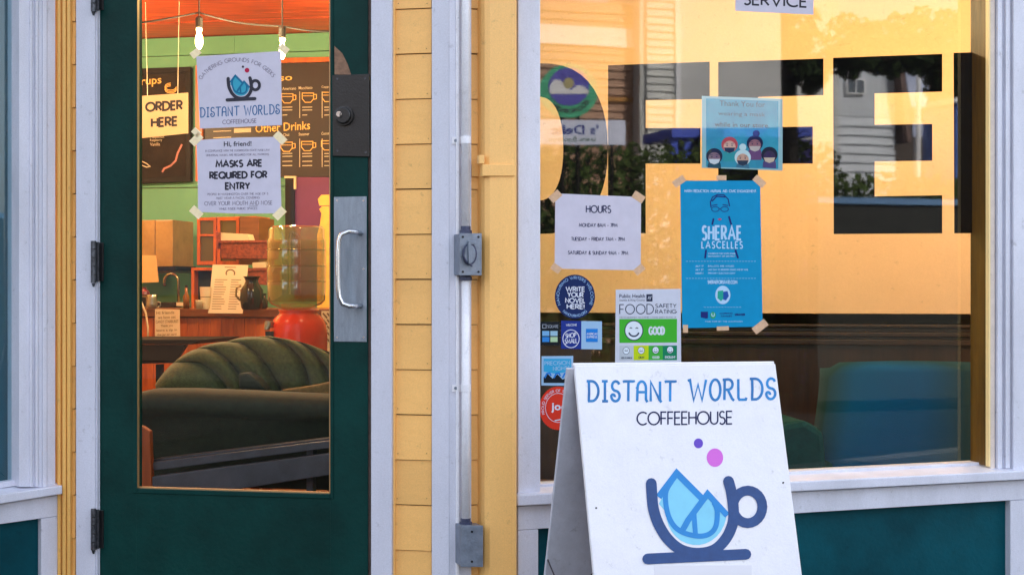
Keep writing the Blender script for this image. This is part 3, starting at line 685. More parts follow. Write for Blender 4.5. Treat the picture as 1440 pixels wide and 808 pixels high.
for i, (x, y) in enumerate(((880.6, 492.8), (901.7, 492.4), (922, 492), (942.4, 491.5))): face(x, y, 4.2, 4.6, .6, sg, (.05, .5, .9, 1.2)[i])
def f(m):
    text(m, P2, 'FOOD', 871.5, 441.2, 919, 440.8, 13.2, 1.2, o); text(m, P2, 'SAFETY', 921.8, 432.4, 951, 432.2, 5.1, .85, o); text(m, P2, 'RATING', 921.8, 440.4, 951, 440.2, 5.1, .85, o)
    soft_text(m, P2, 'Public Health', 871, 418.6, 907, 418.4, 5.2, o, .01); soft_text(m, P2, 'Seattle & King County', 871, 424, 907, 423.8, 3.6, o)
    m.flat(P2, [(909, 413.5), (909, 423.6), (917.6, 423.5), (917.6, 413.4)], o)
    for a, b, y in ((876, 886, 503.5), (898, 906, 503.4), (917, 927, 503.2), (936, 949, 503.1)): pass
    text(m, P2, 'NEEDS TO IMPROVE', 873.5, 504, 889, 504, 2.2, .4, o+.0002); text(m, P2, 'OKAY', 898, 503.6, 906, 503.6, 2.8, .6, o+.0002)
ink(P2, NAV, sg, f)
def f(m):
    text(m, P2, 'GOOD', 913, 469.8, 934, 469.6, 10, 2.3, o+.0002, track=.26); text(m, P2, 'GOOD', 917.5, 503.4, 927, 503.4, 2.8, .7, o+.0002); text(m, P2, 'EXCELLENT', 935.5, 503.2, 949.5, 503.2, 2.8, .6, o+.0002)
    m.stroke(P2, [(911.2, 420.5), (912.8, 416.5), (914, 421), (915.8, 416)], .8, o+.0002)
ink(P2, col('off_white', 'cfd6e6'), sg, f)
ink(P2, col('grey_print', '8a94a4'), sg, lambda m: text(m, P2, 'THIS ESTABLISHMENT HAS EARNED A FOOD SAFETY RATING OF', 871, 447, 951, 446.8, 2., .4, o), 'small_print')

sg = thing('payment_sticker', 'small black payment sticker with blue tiles on the window edge', 'sticker')
MB().prism(P2, [(760.4, 452), (760.4, 485), (787, 485), (787, 452)], WO+.0006, WO).build('sheet', col('black_blue', '0a141d'), sg)
for a, b, h_ in ((762.5, 465, '6fa8d8'), (774, 465, '8fb8d0'), (762.5, 473.5, '2a7fd0'), (774, 473.5, 'a8c8a0')):
    MB().flat(P2, [(a, b), (a, b+7), (a+10, b+7), (a+10, b)], o).build('card_tile', col('tile'+h_, h_), sg)
ink(P2, col('grey_print', '8a94a4'), sg, lambda m: (text(m, P2, 'SQUARE', 770, 460.6, 785, 460.6, 4, .6, o), m.stroke(P2, [(763, 456), (768, 456), (768, 461), (763, 461), (763, 456)], 1, o)))
sg = thing('shop_small_sticker', 'navy and pale sticker with round SHOP SMALL badge and blue square', 'sticker')
MB().prism(P2, [(789, 450.5), (789, 490), (817.5, 490.5), (817.5, 451)], WO+.0006, WO).build('sheet', col('royal', '152f86'), sg)
MB().prism(P2, [(817.5, 451), (817.5, 490.5), (846.5, 491), (846.5, 451.5)], WO+.0006, WO).build('pale_sheet', col('ice', '93b9dc'), sg)
MB().flat(P2, [(824, 462), (824, 480.4), (840.6, 480.6), (840.6, 462)], o).build('blue_square', col('strong_blue', '1277cf'), sg)
def f(m):
    m.stroke(P2, [(803+11.5*math.cos(R(a)), 476+12.5*math.sin(R(a))) for a in range(0, 361, 15)], 1.1, o)
    text(m, P2, 'SHOP', 795.5, 475, 810, 473.5, 6, 1.05, o); text(m, P2, 'SMALL', 794.5, 483, 811.5, 481.5, 6, 1.05, o)
    text(m, P2, 'WELCOME', 796, 458, 811, 457.8, 2.6, .5, o)
    text(m, P2, 'AMERICAN', 825, 470.5, 839.8, 470.5, 2.8, .5, o+.0002); text(m, P2, 'EXPRESS', 825.5, 475, 839.5, 475, 2.8, .5, o+.0002)
ink(P2, col('off_white', 'cfd6e6'), sg, f)

sg = thing('wave_sticker', 'pale blue sticker with rolling waves low on the window', 'sticker')
MB().prism(P2, [(761.6, 500.5), (761.4, 541.5), (806, 542), (806, 500)], WO+.0006, WO).build('sheet', col('ice', '93b9dc'), sg)
MB().flat(P2, [(764.5, 504), (764.5, 522), (780, 525), (803, 522), (803, 504)], o).build('blue_band', col('sky_print', '2f9fd0'), sg)
MB().flat(P2, [(764.5, 538), (764.5, 530), (770, 525), (777, 532), (784, 526), (791, 533), (803, 530), (803, 538)], o).build('waves', col('black_blue', '0a141d'), sg)
m = MB()
for x in (766, 779, 791): m.stroke(P2, [(x, 531), (x+3, 525), (x+7, 524), (x+9, 528)], 2.2, o+.0003)
m.build('wave_crests', col('strong_blue', '1277cf'), sg)
ink(P2, col('ice', '93b9dc'), sg, lambda m: (text(m, P2, 'PRECISION', 766, 513, 801, 512, 5, .9, o+.0003), text(m, P2, 'NIGHTS', 778, 520.5, 801, 519.5, 5, .9, o+.0003)))

sg = thing('red_round_sticker', 'round red sticker reading joe, partly behind the sandwich board', 'sticker')
MB().disc(P2, 785, 573.5, 26.5, 30.5, WO+.0006, WO, 40).build('sheet', col('red', 'd4341f'), sg)
def f(m):
    m.stroke(P2, [(785+18*math.cos(R(a)), 573+20.5*math.sin(R(a))) for a in range(0, 361, 15)], .7, o)
    soft_text(m, P2, 'joe', 775, 580, 797, 580, 14, o, .03)
    arc_text(m, P2, 'PROUD SERVER OF THE BEST', 785, 573.5, 20, 200, 20, 3.4, .5, o, ry=23); m.stroke(P2, [(780, 591), (790, 589)], 1.6, o)
ink(P2, col('off_white', 'cfd6e6'), sg, f)

# thank-you poster behind the glass
TO = GO-.009
sg = thing('thank_you_poster', 'teal thank you poster with five masked cartoon faces behind the window glass', 'poster')
MB().prism(P2, [(987, 135), (987, 236), (1100.5, 240), (1100.5, 139)], GO-.0066, GO-.0070).build('sheet', mat('pale_poster_margin', '9fc4cf', .6), sg)
o = GO-.0064
MB().flat(P2, [(993, 138.5), (993, 234.5), (1094.5, 237.5), (1094.5, 142.5)], o).build('printed_field', mat('teal_poster_print', '0d86ad', .5, col2='19a0c0', scale=9), sg)
o += .0002
def f(m):
    soft_text(m, P2, 'Thank You for', 1012, 149, 1076, 151, 7.6, o); soft_text(m, P2, 'wearing a mask', 1010, 164, 1076, 166, 7.6, o); soft_text(m, P2, 'while in our store.', 1005, 178, 1082, 180, 6.6, o, .01)
ink(P2, col('dark_teal_ink', '0c2c3c'), sg, f)
for (cx, cy, skin, hair, mk, bun, body) in ((1004.5, 221, '8a6a80', '161f48', 'd8dce8', 0, '1d4c66'), (1061.5, 203, 'a06a78', '1c1f4a', 'c8b8b8', 1, '744a80'), (1026, 205, 'e2b4a8', 'c8505c', '20305c', 0, '2f9aa8'), (1082, 219, '3c2456', '13163c', 'd8c0b0', 0, '5a4a86'), (1044.5, 223, 'd8a898', 'cfe4ee', '2c3a58', 2, '3f7a9a')):
    r = 9.5
    fg = MB().flat(P2, [(cx-9, cy+r), (cx-7, cy+r-4), (cx+7, cy+r-4), (cx+9, cy+r), (cx+9.5, min(237, cy+22)), (cx-9.5, min(235.5, cy+22))], o).build('cartoon_figure', col('c'+body, body), sg)
    MB().disc(P2, cx, cy-1.5, r+2, r+1.6, o+.0002, n=20).build('cartoon_hair', col('c'+hair, hair), fg)
    if bun: MB().disc(P2, cx+(0 if bun == 2 else 2), cy-16 if bun == 2 else cy-15, 5, 5, o+.0002, n=14).build('hair_bun', col('c'+hair, hair), fg)
    MB().disc(P2, cx, cy+1.5, r-1, r-1, o+.0004, n=20).build('cartoon_face', col('c'+skin, skin), fg)
    MB().flat(P2, [(cx-8, cy+2.6), (cx-6, cy+8), (cx, cy+10.3), (cx+6, cy+8), (cx+8, cy+2.6)], o+.0006).build('cartoon_mask', col('c'+mk, mk), fg)
    m = MB(); m.disc(P2, cx-3.5, cy-.5, 1, 1, o+.0006, n=8); m.disc(P2, cx+3.5, cy-.5, 1, 1, o+.0006, n=8); m.stroke(P2, [(cx-6, cy-3.5), (cx-2, cy-3)], .7, o+.0006); m.stroke(P2, [(cx+2, cy-3), (cx+6, cy-3.5)], .7, o+.0006); m.build('cartoon_eyes', INKN, fg)

# blue campaign poster
o = WO+.0012
sg = thing('blue_campaign_poster', 'tall bright blue poster with large pale name lettering taped on the window', 'poster')
MB().prism(P2, [(956.5, 254), (959.5, 461), (1072.5, 459), (1069, 254)], WO+.0006, WO).build('sheet', mat('poster_blue', (.0, .26, .52), .5, spec=.15, var=.05, scale=30), sg)
tapes(P2, WO+.0009, TAPE, sg, [(955, 255, 18, 10, -35), (1014.5, 250, 14, 7, 0), (1068, 255, 18, 10, 42), (964, 462, 7, 11, 0), (1016.5, 461.5, 17, 6, -2), (1069, 459, 22, 11, -38)])
PW = col('poster_white', 'a8cdec')
def f(m):
    text(m, P2, 'SHERAE', 988, 336.5, 1042, 336.8, 18.5, 3.1, o, track=.32); text(m, P2, 'LASCELLES', 987, 348.6, 1044, 348.9, 9.2, 1.6, o, track=.42)
    text(m, P2, 'HARM REDUCTION. MUTUAL AID. CIVIC ENGAGEMENT.', 963, 270.2, 1064, 270.4, 3.4, .75, o)
    text(m, P2, 'SHERAEFORSTATE.COM', 995.5, 398.6, 1036.5, 398.7, 4.4, 1., o)
    m.disc(P2, 1016.5, 414.5, 10.6, 13, o, n=24)
    text(m, P2, 'CANDIDATE FOR STATE HOUSE', 996, 357.2, 1034, 357.2, 1.7, .4, o); text(m, P2, 'DEMOCRAT OF DISTRICT', 996, 361, 1034, 361, 1.7, .4, o)
    for y in (367.2, 391.2, 431.6):
        for i in range(24):
            x = 965+i*4.15 + (0 if y < 431 else .0)
            if y > 431 and not 5 < i < 19: continue
            m.stroke(P2, [(x, y), (x+2.4, y)], .5, o)
    for y, a, b in ((375, 'JULY 17', 'BALLOTS ARE MAILED'), (380, 'JULY 27', 'LAST DAY TO REGISTER ONLINE AND BY MAIL'), (385, 'AUGUST 4', 'PRIMARY ELECTION DAY')):
        text(m, P2, a, 978, y, 989, y, 2., .45, o); text(m, P2, b, 996, y, 1015+len(b)*.95, y, 2., .4, o)
    text(m, P2, 'U', 1001, 444.5, 1004.5, 444.5, 4.4, 1.1, o+.0003)
    text(m, P2, 'PAID FOR BY THE CAMPAIGN', 992, 452.6, 1044, 452.4, 1.5, .35, o)
ink(P2, PW, sg, f)
PN = col('poster_navy', '10246e')
def f(m):
    m.stroke(P2, [(1000, 292), (999, 284), (1002, 277), (1009, 273.6), (1018, 274), (1024, 280), (1026, 290)], 1.5, o); m.stroke(P2, [(1001, 283), (1008, 276), (1020, 277)], 1.8, o)
    for cx in (1006, 1019): m.stroke(P2, [(cx+5.4*math.cos(R(a)), 294+3.4*math.sin(R(a))) for a in range(0, 361, 30)], .9, o)
    m.stroke(P2, [(1011.4, 293.5), (1013.6, 293.5)], .8, o); m.stroke(P2, [(1001, 289), (1009, 287.6)], 1.2, o); m.stroke(P2, [(1016, 287.6), (1024, 289)], 1.2, o)
    m.stroke(P2, [(1003.5, 307), (1001.5, 316)], 2.4, o); m.stroke(P2, [(1025, 304), (1028.5, 316)], 2.6, o); m.stroke(P2, [(993, 351), (991.5, 363)], 2.6, o); m.stroke(P2, [(1034, 351), (1038, 363)], 2.6, o)
    m.flat(P2, [(985.5, 438), (985.5, 446), (993, 447.5), (995.5, 447), (995.5, 438)], o)
    text(m, P2, 'WORKING', 1012, 441.5, 1030, 441.2, 2, .45, o); text(m, P2, 'FAMILIES', 1014, 445.3, 1029, 445, 2, .45, o); text(m, P2, 'STRANGER', 1033.5, 443.5, 1047.5, 443.3, 2.6, .8, o)
ink(P2, PN, sg, f, 'portrait_lines')
MB().flat(P2, [(1009, 308.2), (1012, 306.8), (1015, 308), (1012, 310)], o).build('printed_lips', col('lip', 'b03a6a'), sg)
MB().prism(P2, [(1009.5, 409), (1009, 419), (1014, 423), (1017, 420), (1017, 408)], o+.0004, o+.0003).build('badge_mark', col('badge_teal', '1c9c8c'), sg)
MB().prism(P2, [(1017, 410), (1017, 421), (1021, 422), (1025, 416), (1023, 409)], o+.0004, o+.0003).build('badge_mark', col('badge_blue', '1a4fa0'), sg)
MB().disc(P2, 1002.7, 443, 4, 5, o, n=16).build('badge_mark', col('badge_green', '2c9a6a'), sg)

# ------------------------------------------------------------------ sandwich board
yaw = R(19); wd = Vector((math.cos(yaw), math.sin(yaw), 0)); hn = Vector((math.sin(yaw), -math.cos(yaw), 0))
TL = Vector(((808-720)/F*4.40, 4.40, H-(513.5-404)/F*4.40)); lean = R(14.5)
fn = hn*math.cos(lean)+Vector((0, 0, math.sin(lean)))*1.0
fd = hn*math.sin(lean)-Vector((0, 0, math.cos(lean)))
SF = Pl(TL, fn)
bl = R(16.5); bn = hn*math.cos(bl)-Vector((0, 0, math.sin(bl))); bd = -hn*math.sin(bl)-Vector((0, 0, math.cos(bl)))
sw = thing('sandwich_board', 'white A-frame sidewalk sign with blue cup emblem and DISTANT WORLDS COFFEEHOUSE', 'sandwich board')
SWM = mat('white_sign_board', (.80, .80, .86), .45, var=.045, scale=9, bump=.18, bscale=90)
SWB = mat('grey_white_board_back', (.52, .53, .61), .6, var=.12, scale=14, bump=.3, bscale=60)
WID = (SF.at(1090.5, 511)-SF.at(808, 513.5)).length
def slab(P, dvec, nvec, wvec, wid, length, t, m, name):
    a = P; q = [a, a+wvec*wid, a+wvec*wid+dvec*length, a+dvec*length]
    return MB().add(q+[p-nvec*t for p in q], [(0, 3, 2, 1), (4, 5, 6, 7), (0, 1, 5, 4), (1, 2, 6, 5), (2, 3, 7, 6), (3, 0, 4, 7)]).build(name, m, sw, bevel=.003)
lf = TL.z/math.cos(lean)
# front board widens a touch to the pavement like the photographed one
q = [TL, SF.at(1090.5, 511), None, None]
q[3] = TL+fd*(lf-.003); q[2] = q[1]+fd*((q[1].z)/math.cos(lean)-.003)
MB().add(q+[p-fn*.014 for p in q], [(0, 3, 2, 1), (4, 5, 6, 7), (0, 1, 5, 4), (1, 2, 6, 5), (2, 3, 7, 6), (3, 0, 4, 7)]).build('front_board', SWM, sw, bevel=.0025)
T2 = TL - hn*.016 - wd*.022 + Vector((0, 0, -.006))
slab(T2, bd, bn*-1, wd, WID+.01, T2.z/math.cos(bl)-.004, .012, SWB, 'rear_board')
MB().tube([TL-hn*.014+wd*.0+Vector((0, 0, .002)), q[1]-hn*.014+Vector((0, 0, .002))], .005, 10).build('hinge_rod', SWM, sw)
# chain stay on the near side and slack cord
p0 = T2+bd*.62-bn*0+wd*.004; p1 = TL+fd*.60-fn*.02+wd*.01
MB().tube([p0+(p1-p0)*t+Vector((0, 0, -.10*math.sin(math.pi*t))) for t in [i/14 for i in range(15)]], .0025, 6).build('stay_cord', mat('dark_cord', (.05, .04, .05), .8), sw)
RB = Pl(T2, -bn)
for x, y in ((789.3, 700.6),): MB().disc(RB, x, y, 1.7, 1.7, .0016, .0, 12).build('screw', SCREW, sw)
for x, y in ((838.5, 713.5), (1101.5, 678)): MB().disc(SF, x, y, 1.3, 1.3, .0015, .0, 12).build('screw', SCREW, sw)
o = .0006
SB = mat('sign_blue', '0a8ad2', .5, col2='0a5f9e', scale=14); SN = col('sign_navy', '1c2350'); 
ink(SF, SB, sw, lambda m: (text(m, SF, 'DISTANT', 825, 563.5, 950, 564, 28, 3.6, o, CURLY), text(m, SF, 'WORLDS', 969, 563, 1090.5, 560.5, 29, 3.6, o, CURLY)))
ink(SF, SN, sw, lambda m: text(m, SF, 'COFFEEHOUSE', 896, 596.8, 1029.5, 595.4, 17.6, 2.1, o, track=.14))
cup(SF, lambda X, Y: (760+X/2.624, 500+Y/2.624), sw, o, mat('cup_navy', '1f4a86', .5, col2='1a3f78', scale=30), mat('peak_blue', '1685cf', .5, var=.08, scale=20), mat('water_blue', '7fcdea', .5, var=.05, scale=20), sc=1/2.624)
MB().disc(SF, 982.2, 622.8, 6.5, 6.9, o).build('emblem_dot', col('violet', '6a4fc0'), sw, label='small violet dot above the cup')
MB().disc(SF, 1005.4, 642.9, 11.6, 13, o).build('emblem_dot', col('orchid', 'd46fd4'), sw, label='larger pink dot above the cup')
MB().prism(SF, [(920, 794), (920, 880), (1058, 876), (1057, 794)], .0008, .0002).build('paper_patch', mat('patch_paper', (.72, .72, .78), .7), sw)

# ------------------------------------------------------------------ inside: rooms
FL = mat('interior_floor', (.18, .09, .04), .4, var=.4, scale=4)
MB().box((-3.5, 5.45, -.1), (-.16, 11.6, .05)).build('interior_floor', FL, kind='structure')
fq = [P2.col(641, 0, -.16), P2.col(2000, 0, -.16), Vector((4.6, 11.6, 0)), Vector((-.16, 11.6, 0))]
MB().add([q+Vector((0, 0, -.1)) for q in fq]+[q+Vector((0, 0, .05)) for q in fq], [(3, 2, 1, 0), (4, 5, 6, 7), (0, 1, 5, 4), (1, 2, 6, 5), (2, 3, 7, 6), (3, 0, 4, 7)]).build('dining_room_floor', FL, kind='structure')
BW = VP(9.62, -.2)
OLIVE = mat('sage_green_wall', (.105, .29, .165), .7, var=.07, scale=3, bump=.2)
gw = bpy.data.objects.new('green_interior_wall', None); COL.objects.link(gw); gw['kind'] = 'structure'
ct = 2.826
for (z0, z1) in ((.05, .9), (.903, 1.8), (1.803, 2.70), (2.703, ct)):
    for x0, x1 in ((60, 329.6), (330, 560)):
        MB().board(BW, x0, x1, z0, z1-.003, random.uniform(0, .002), -.03).build('wall_board', OLIVE, gw)
CEDAR = wood_mat('orange_cedar_planks', 'd8521a', '7a2605', scale=2.5, stretch=(1.2, 14, 1), rough=.45, bump=.2)
cg = bpy.data.objects.new('plank_ceiling', None); COL.objects.link(cg); cg['kind'] = 'structure'
for i in range(24):
    y = 10.3-i*.2
    d = Vector((0, -.2, 0))
    a0 = Vector((-3.3, y+.66, ct)); a1 = Vector((-.25, y+.05, ct)); j = random.uniform(0, .006)
    vs = [a0, a1, a1+Vector((0, -.197, 0)), a0+Vector((0, -.197, 0))]
    if a1.y < 5.4: break
    MB().add([v+Vector((0, 0, j)) for v in vs]+[v+Vector((0, 0, .04)) for v in vs], [(0, 3, 2, 1), (4, 5, 6, 7), (0, 1, 5, 4), (1, 2, 6, 5), (2, 3, 7, 6), (3, 0, 4, 7)]).build('ceiling_plank', CEDAR, cg)
MB().box((-.22, 5.25, .05), (-.12, 11.5, 2.95)).build('light_divider_wall', OLIVE, kind='structure')  # unseen wall added to keep the lamplight of the two rooms apart
MB().box((-3.3, 6.0, 2.9), (4.0, 11.6, 2.98)).build('upper_ceiling', mat('cream_ceiling', (.75, .6, .4), .7), kind='structure')
# dining room behind the big window
RW = VP(8.3, -.2)
PEACH = mat('peach_wall_paint', (.92, .60, .335), .75, var=.05, scale=2, bump=.25, bscale=60)
MB().board(RW, 560, 1900, .98, 2.9, 0, -.05).build('peach_wall', PEACH, kind='structure')
DW = wood_mat('dark_brown_wainscot', '38210f', '1c0e05', scale=4, stretch=(6, 6, .5), rough=.4)
wn = bpy.data.objects.new('wainscot_wall', None); COL.objects.link(wn); wn['kind'] = 'structure'
zr = lambda y, x=1165: RW.at(x, y, .0).z
MB().board(RW, 560, 1900, .05, zr(483), .012, -.05).build('wall_panel', DW, wn)
for y0, y1, o_ in ((455.5, 459.5, .05), (460, 466, .03), (466.5, 472, .042), (472.5, 476, .026), (476.5, 484, .036)):
    MB().board(RW, 560, 1900, zr(y1), zr(y0), o_, -.02).build('chair_rail_strip', DW, wn, bevel=.003)
MB().box((3.9, 6.6, .05), (3.98, 8.2, 2.9)).build('side_interior_wall', PEACH, kind='structure')
# lamp helper: a bulb on a cord with its own point light
BULB = mat('glowing_bulb', (1., .66, .24), .3, emit=9)
CORD = mat('black_cord', (.012, .01, .008), .6)
def bulb(p, power, label, group, rad=.036, emitm=BULB, lamp=True, cord=.14):
    t = thing('hanging_bulb', label, 'light bulb', group)
    p = Vector(p)
    MB().lathe(p, [(.006, .058), (.013, .05), (.015, .035), (rad*.55, .02), (rad*.86, 0), (rad, -.02), (rad*.93, -.04), (rad*.6, -.056), (.004, -.064)], 16).build('glass_bulb', emitm, t, smooth=True)
    MB().lathe(p, [(.016, .045), (.019, .05), (.019, .095), (.010, .105)], 12).build('socket', CORD, t)
    if cord: MB().tube([p+Vector((0, 0, .10)), p+Vector((0, 0, .10+cord))], .004, 6).build('drop_cord', CORD, t)
    if lamp:
        l = bpy.data.lights.new('bulb_light', 'POINT'); l.energy = power; l.color = (1, .68, .36); l.shadow_soft_size = .05
        lo_ = bpy.data.objects.new('bulb_light', l); COL.objects.link(lo_); lo_.location = p+Vector((0, 0, -.10)); lo_.parent = t
    return t
SP = VP(7.6, 0.)
b0 = SP.at(280, 52); b1_ = SP.at(397, 66)
DP = 13
bulb(b0, DP, 'glowing teardrop bulb above the logo poster, left of two in the door', 'string light bulbs', rad=.020)
bulb(b1_, DP*.7, 'smaller glowing bulb at the right corner of the logo poster', 'string light bulbs', rad=.017)
for p, wh in (((-2.75, 8.9, 2.45), 'at the far left by the cupboard'), ((-1.3, 7.4, 2.66), 'over the service counter'), ((-.55, 8.6, 2.5), 'beside the partition, near the espresso menu'), ((-2.2, 6.4, 2.55), 'just inside the door hinge side'), ((-.6, 6.2, 2.6), 'above the couch, near the door lock side')):
    bulb(p, DP*(1.25 if p[1] > 8 else .35), 'unseen added room bulb '+wh, 'string light bulbs', cord=.2)  # out of view, added to brighten the room behind the door
cb = MB(); pts = []
for a, b in (((120, 40), (280, 18)), ((280, 18), (397, 37)), ((397, 37), (480, 44))):
    for i in range(9):
        t = i/9; x = a[0]+(b[0]-a[0])*t; y = a[1]+(b[1]-a[1])*t+(5 if a[0] == 280 else 3)*math.sin(math.pi*t)
        pts.append(SP.at(x, y))
pts.append(SP.at(560, 40))
cb.tube(pts, .005, 6)
tag(cb.build('string_light_cable', CORD), 'black cable of the string lights sagging under the orange ceiling', 'cable')
WP = 7.5
for wh, p in zip(('nearest the partition', 'in the middle of three', 'above the teal armchair'), ((.35, 6.5, 2.5), (1.3, 6.6, 2.5), (2.4, 6.8, 2.5))):
    bulb(p, WP, 'unseen added dining room bulb '+wh, 'added dining room bulbs', cord=.3)  # out of view, added to brighten the peach wall

# ------------------------------------------------------------------ inside, seen through the door
OW = wood_mat('orange_brown_wood', 'cc6420', '8e3e0e', scale=5, stretch=(5, 5, .6), rough=.4)
OW2 = wood_mat('golden_wood', 'c07a2e', '9a5a1c', scale=4, stretch=(4, 4, .6), rough=.4)
DKW = mat('dark_stained_wood', (.010, .007, .005), .6, spec=.15, var=.3, scale=10)
CHALK = mat('chalkboard', (.022, .015, .010), .8, spec=.1, var=.4, scale=5)
CHK = mat('yellow_chalk', (.70, .40, .10), .8); CHKW = mat('pale_chalk', (.5, .42, .3), .8); CHP = mat('pink_chalk', (.45, .18, .16), .8, var=.3, scale=40)
# left chalkboard
t = thing('chalk_menu_board', 'black framed chalkboard of syrups hanging on the green wall', 'chalkboard', )
MB().prism(BW, [(150, 98), (150, 258), (262, 250), (262, 98)], .02, .004).build('board', CHALK, t)
for q_ in ([(150, 98), (150, 106), (268, 101), (268, 94)], [(150, 252), (150, 260), (268, 255), (268, 247)], [(260, 101), (260, 248), (268, 248), (268, 101)]):
    MB().prism(BW, q_, .04, .0).build('frame', DKW, t, bevel=.003)
def f(m):
    soft_text(m, BW, 'Syrups', 183, 125, 227, 121, 15, .021, .01)
    for i in range(3): m.stroke(BW, [(240+8*math.cos(R(a)), 122+i*2+5*math.sin(R(a))) for a in range(0, 300, 30)], 1, .021)
ink(BW, CHK, t, f)
def f(m):
    for i, s_ in enumerate(('Hazelnut', 'Raspberry', 'Vanilla')): soft_text(m, BW, s_, 211, 194.5+i*5.4, 211+20-i*3, 194+i*5.4, 4.4, .021)
    m.stroke(BW, [(188, 220), (198, 226), (206, 230), (211, 234), (206, 235), (196, 231), (188, 228)], 1.4, .021)
ink(BW, CHKW, t, f)
ink(BW, CHP, t, lambda m: m.stroke(BW, [(228, 242), (231, 237), (240, 233), (247, 226), (250, 215), (256, 203)], 2.6, .021), 'chalk_drawing')
# right espresso menu
t = thing('espresso_menu_board', 'large wood framed chalk menu of cup drawings behind the door posters', 'chalkboard')
MB().prism(BW, [(283, 90), (283, 250), (470, 248), (470, 86)], .02, .004).build('board', wood_mat('brown_chalkboard', '241204', '140a03', scale=5, stretch=(1, 1, 1)), t)
MB().prism(BW, [(275, 92), (275, 255), (284, 255), (284, 92)], .045, 0).build('frame', OW, t); MB().prism(BW, [(284.2, 84), (284.2, 91), (475, 86.5), (475, 80)], .045, 0).build('frame', OW, t)
def f(m):
    soft_text(m, BW, 'Espresso', 340, 120, 411, 116, 12, .021, .01); soft_text(m, BW, 'Other Drinks', 359, 187, 436, 182, 12, .021, .01)
    for cx, cy in ((404, 138), (433, 137), (461, 136), (403, 206), (432, 205), (460, 204)):
        m.stroke(BW, [(cx-8, cy-6), (cx-8, cy+2), (cx-4, cy+7), (cx+4, cy+7), (cx+8, cy+2), (cx+8, cy-6), (cx-8, cy-6)], 1.1, .021); m.stroke(BW, [(cx+8, cy-4), (cx+12, cy-4), (cx+12, cy+2), (cx+8, cy+3)], 1, .021); m.stroke(BW, [(cx-7, cy-2), (cx+7, cy-2)], .8, .021)
ink(BW, CHK, t, f)
def f(m):
    for s_, x, y in (('Americano', 397, 127), ('Macchiato', 420, 126), ('Cappuccino', 452, 125), ('Chai', 398, 192), ('Steamer', 420, 191), ('Cocoa', 452, 190)): soft_text(m, BW, s_, x, y, x+len(s_)*2.15, y-.7, 4.2, .021, .01)
    for x in (421.5, 453): m.stroke(BW, [(x, 129), (x, 166)], .9, .021); m.stroke(BW, [(x, 195), (x, 235)], .9, .021)
    for i, y in enumerate((151, 155, 162, 216, 220, 227, 233)):
        for x in (397, 425, 456): m.stroke(BW, [(x, y), (x+(14 if i != 2 else 7), y-.3)], 1.1, .021)
    m.flat(BW, [(329, 181), (329, 187), (353, 186), (353, 180)], .022)
    for y in (150, 185, 194): m.stroke(BW, [(300, y), (325, y-1)], 1.2, .021)
ink(BW, CHKW, t, f)
# hanging order sign
OP = VP(8.4, -.2)
t = thing('order_here_sign', 'hanging cream sign reading ORDER HERE on two white strings', 'sign')
CRM = mat('cream_card', (.66, .52, .33), .6, var=.04, scale=8)
MB().prism(OP, [(186, 136), (186, 195.5), (264, 187.5), (264, 130.5)], .004, -.004).build('card', CRM, t)
ink(OP, INK, t, lambda m: (text(m, OP, 'ORDER', 205.5, 156.5, 256, 153.5, 11.5, 3.1, .0045), text(m, OP, 'HERE', 213.5, 178.5, 249, 176, 11.5, 3.1, .0045)))
for (xa, ya, xb, yb) in ((204.5, -40, 207.5, 135), (252, -40, 250, 132)):
    pa_ = OP.at(xa, ya); pa_.z = min(pa_.z, ct); MB().tube([OP.at(xb, yb), pa_], .0018, 6).build('string', mat('white_string', (.9, .8, .6), .7), t)
# posters and frame at right
t = thing('purple_jar_poster', 'dark purple poster with a yellow bottle behind the water jug', 'poster')
MB().prism(BW, [(414, 249), (414, 420), (520, 420), (520, 249)], .03, .0).build('sheet', mat('purple_print', (.13, .018, .085), .6, var=.1), t)
m = MB(); m.flat(BW, [(446, 500), (446, 330), (450, 315), (452, 300), (449, 294), (453, 290), (490, 290), (490, 500)], .033); m.flat(BW, [(449, 289), (447, 280), (452, 274), (490, 273), (490, 289)], .033); m.build('printed_bottle', mat('yellow_print', (.90, .50, .08), .6, var=.12, scale=20), t)
t = thing('dark_picture_frame', 'narrow dark picture in a cream frame beside the purple poster', 'picture')
MB().prism(BW, [(401, 250), (401, 345), (414, 345), (414, 250)], .045, .01).build('picture', DKW, t)
MB().prism(BW, [(400, 247.5), (400, 250.5), (415.5, 250.5), (415.5, 247.5)], .05, .01).build('frame', CRM, t); MB().prism(BW, [(413, 250.6), (413, 266), (415.6, 266), (415.6, 250.6)], .05, .01).build('frame', CRM, t)
# wall cupboard
CP = VP(9.15, -.2)
t = thing('wall_cupboard', 'pale brown double door wall cupboard on the green wall', 'cupboard')
STW = wood_mat('pale_brown_laminate', 'a88048', '80602e', scale=3, stretch=(2, 2, 2), rough=.35)
MB().prism(CP, [(150, 310), (150, 386), (243, 383), (243, 309)], -.02, -.35).build('carcass', STW, t, bevel=.004)
for a, b in ((152, 217.6), (218.4, 243)): MB().prism(CP, [(a, 310.5), (a, 381-.02*(a-193)), (b, 380-.02*(b-193)), (b, 309.3)], .0, -.0195).build('cupboard_door', STW, t, bevel=.003)
MB().prism(CP, [(150, 376), (150, 383), (246, 380), (246, 374)], .03, -.3).build('under_rail', DKW, t)
tag(MB().prism(VP(8.9, -.2), [(180, 358.5), (180, 398), (223, 396.5), (219.5, 359)], .004, 0).build('brown_paper_sheet', mat('kraft_paper', (.62, .36, .12), .7, var=.08)), 'brown paper sheet hanging below the cupboard', 'paper')
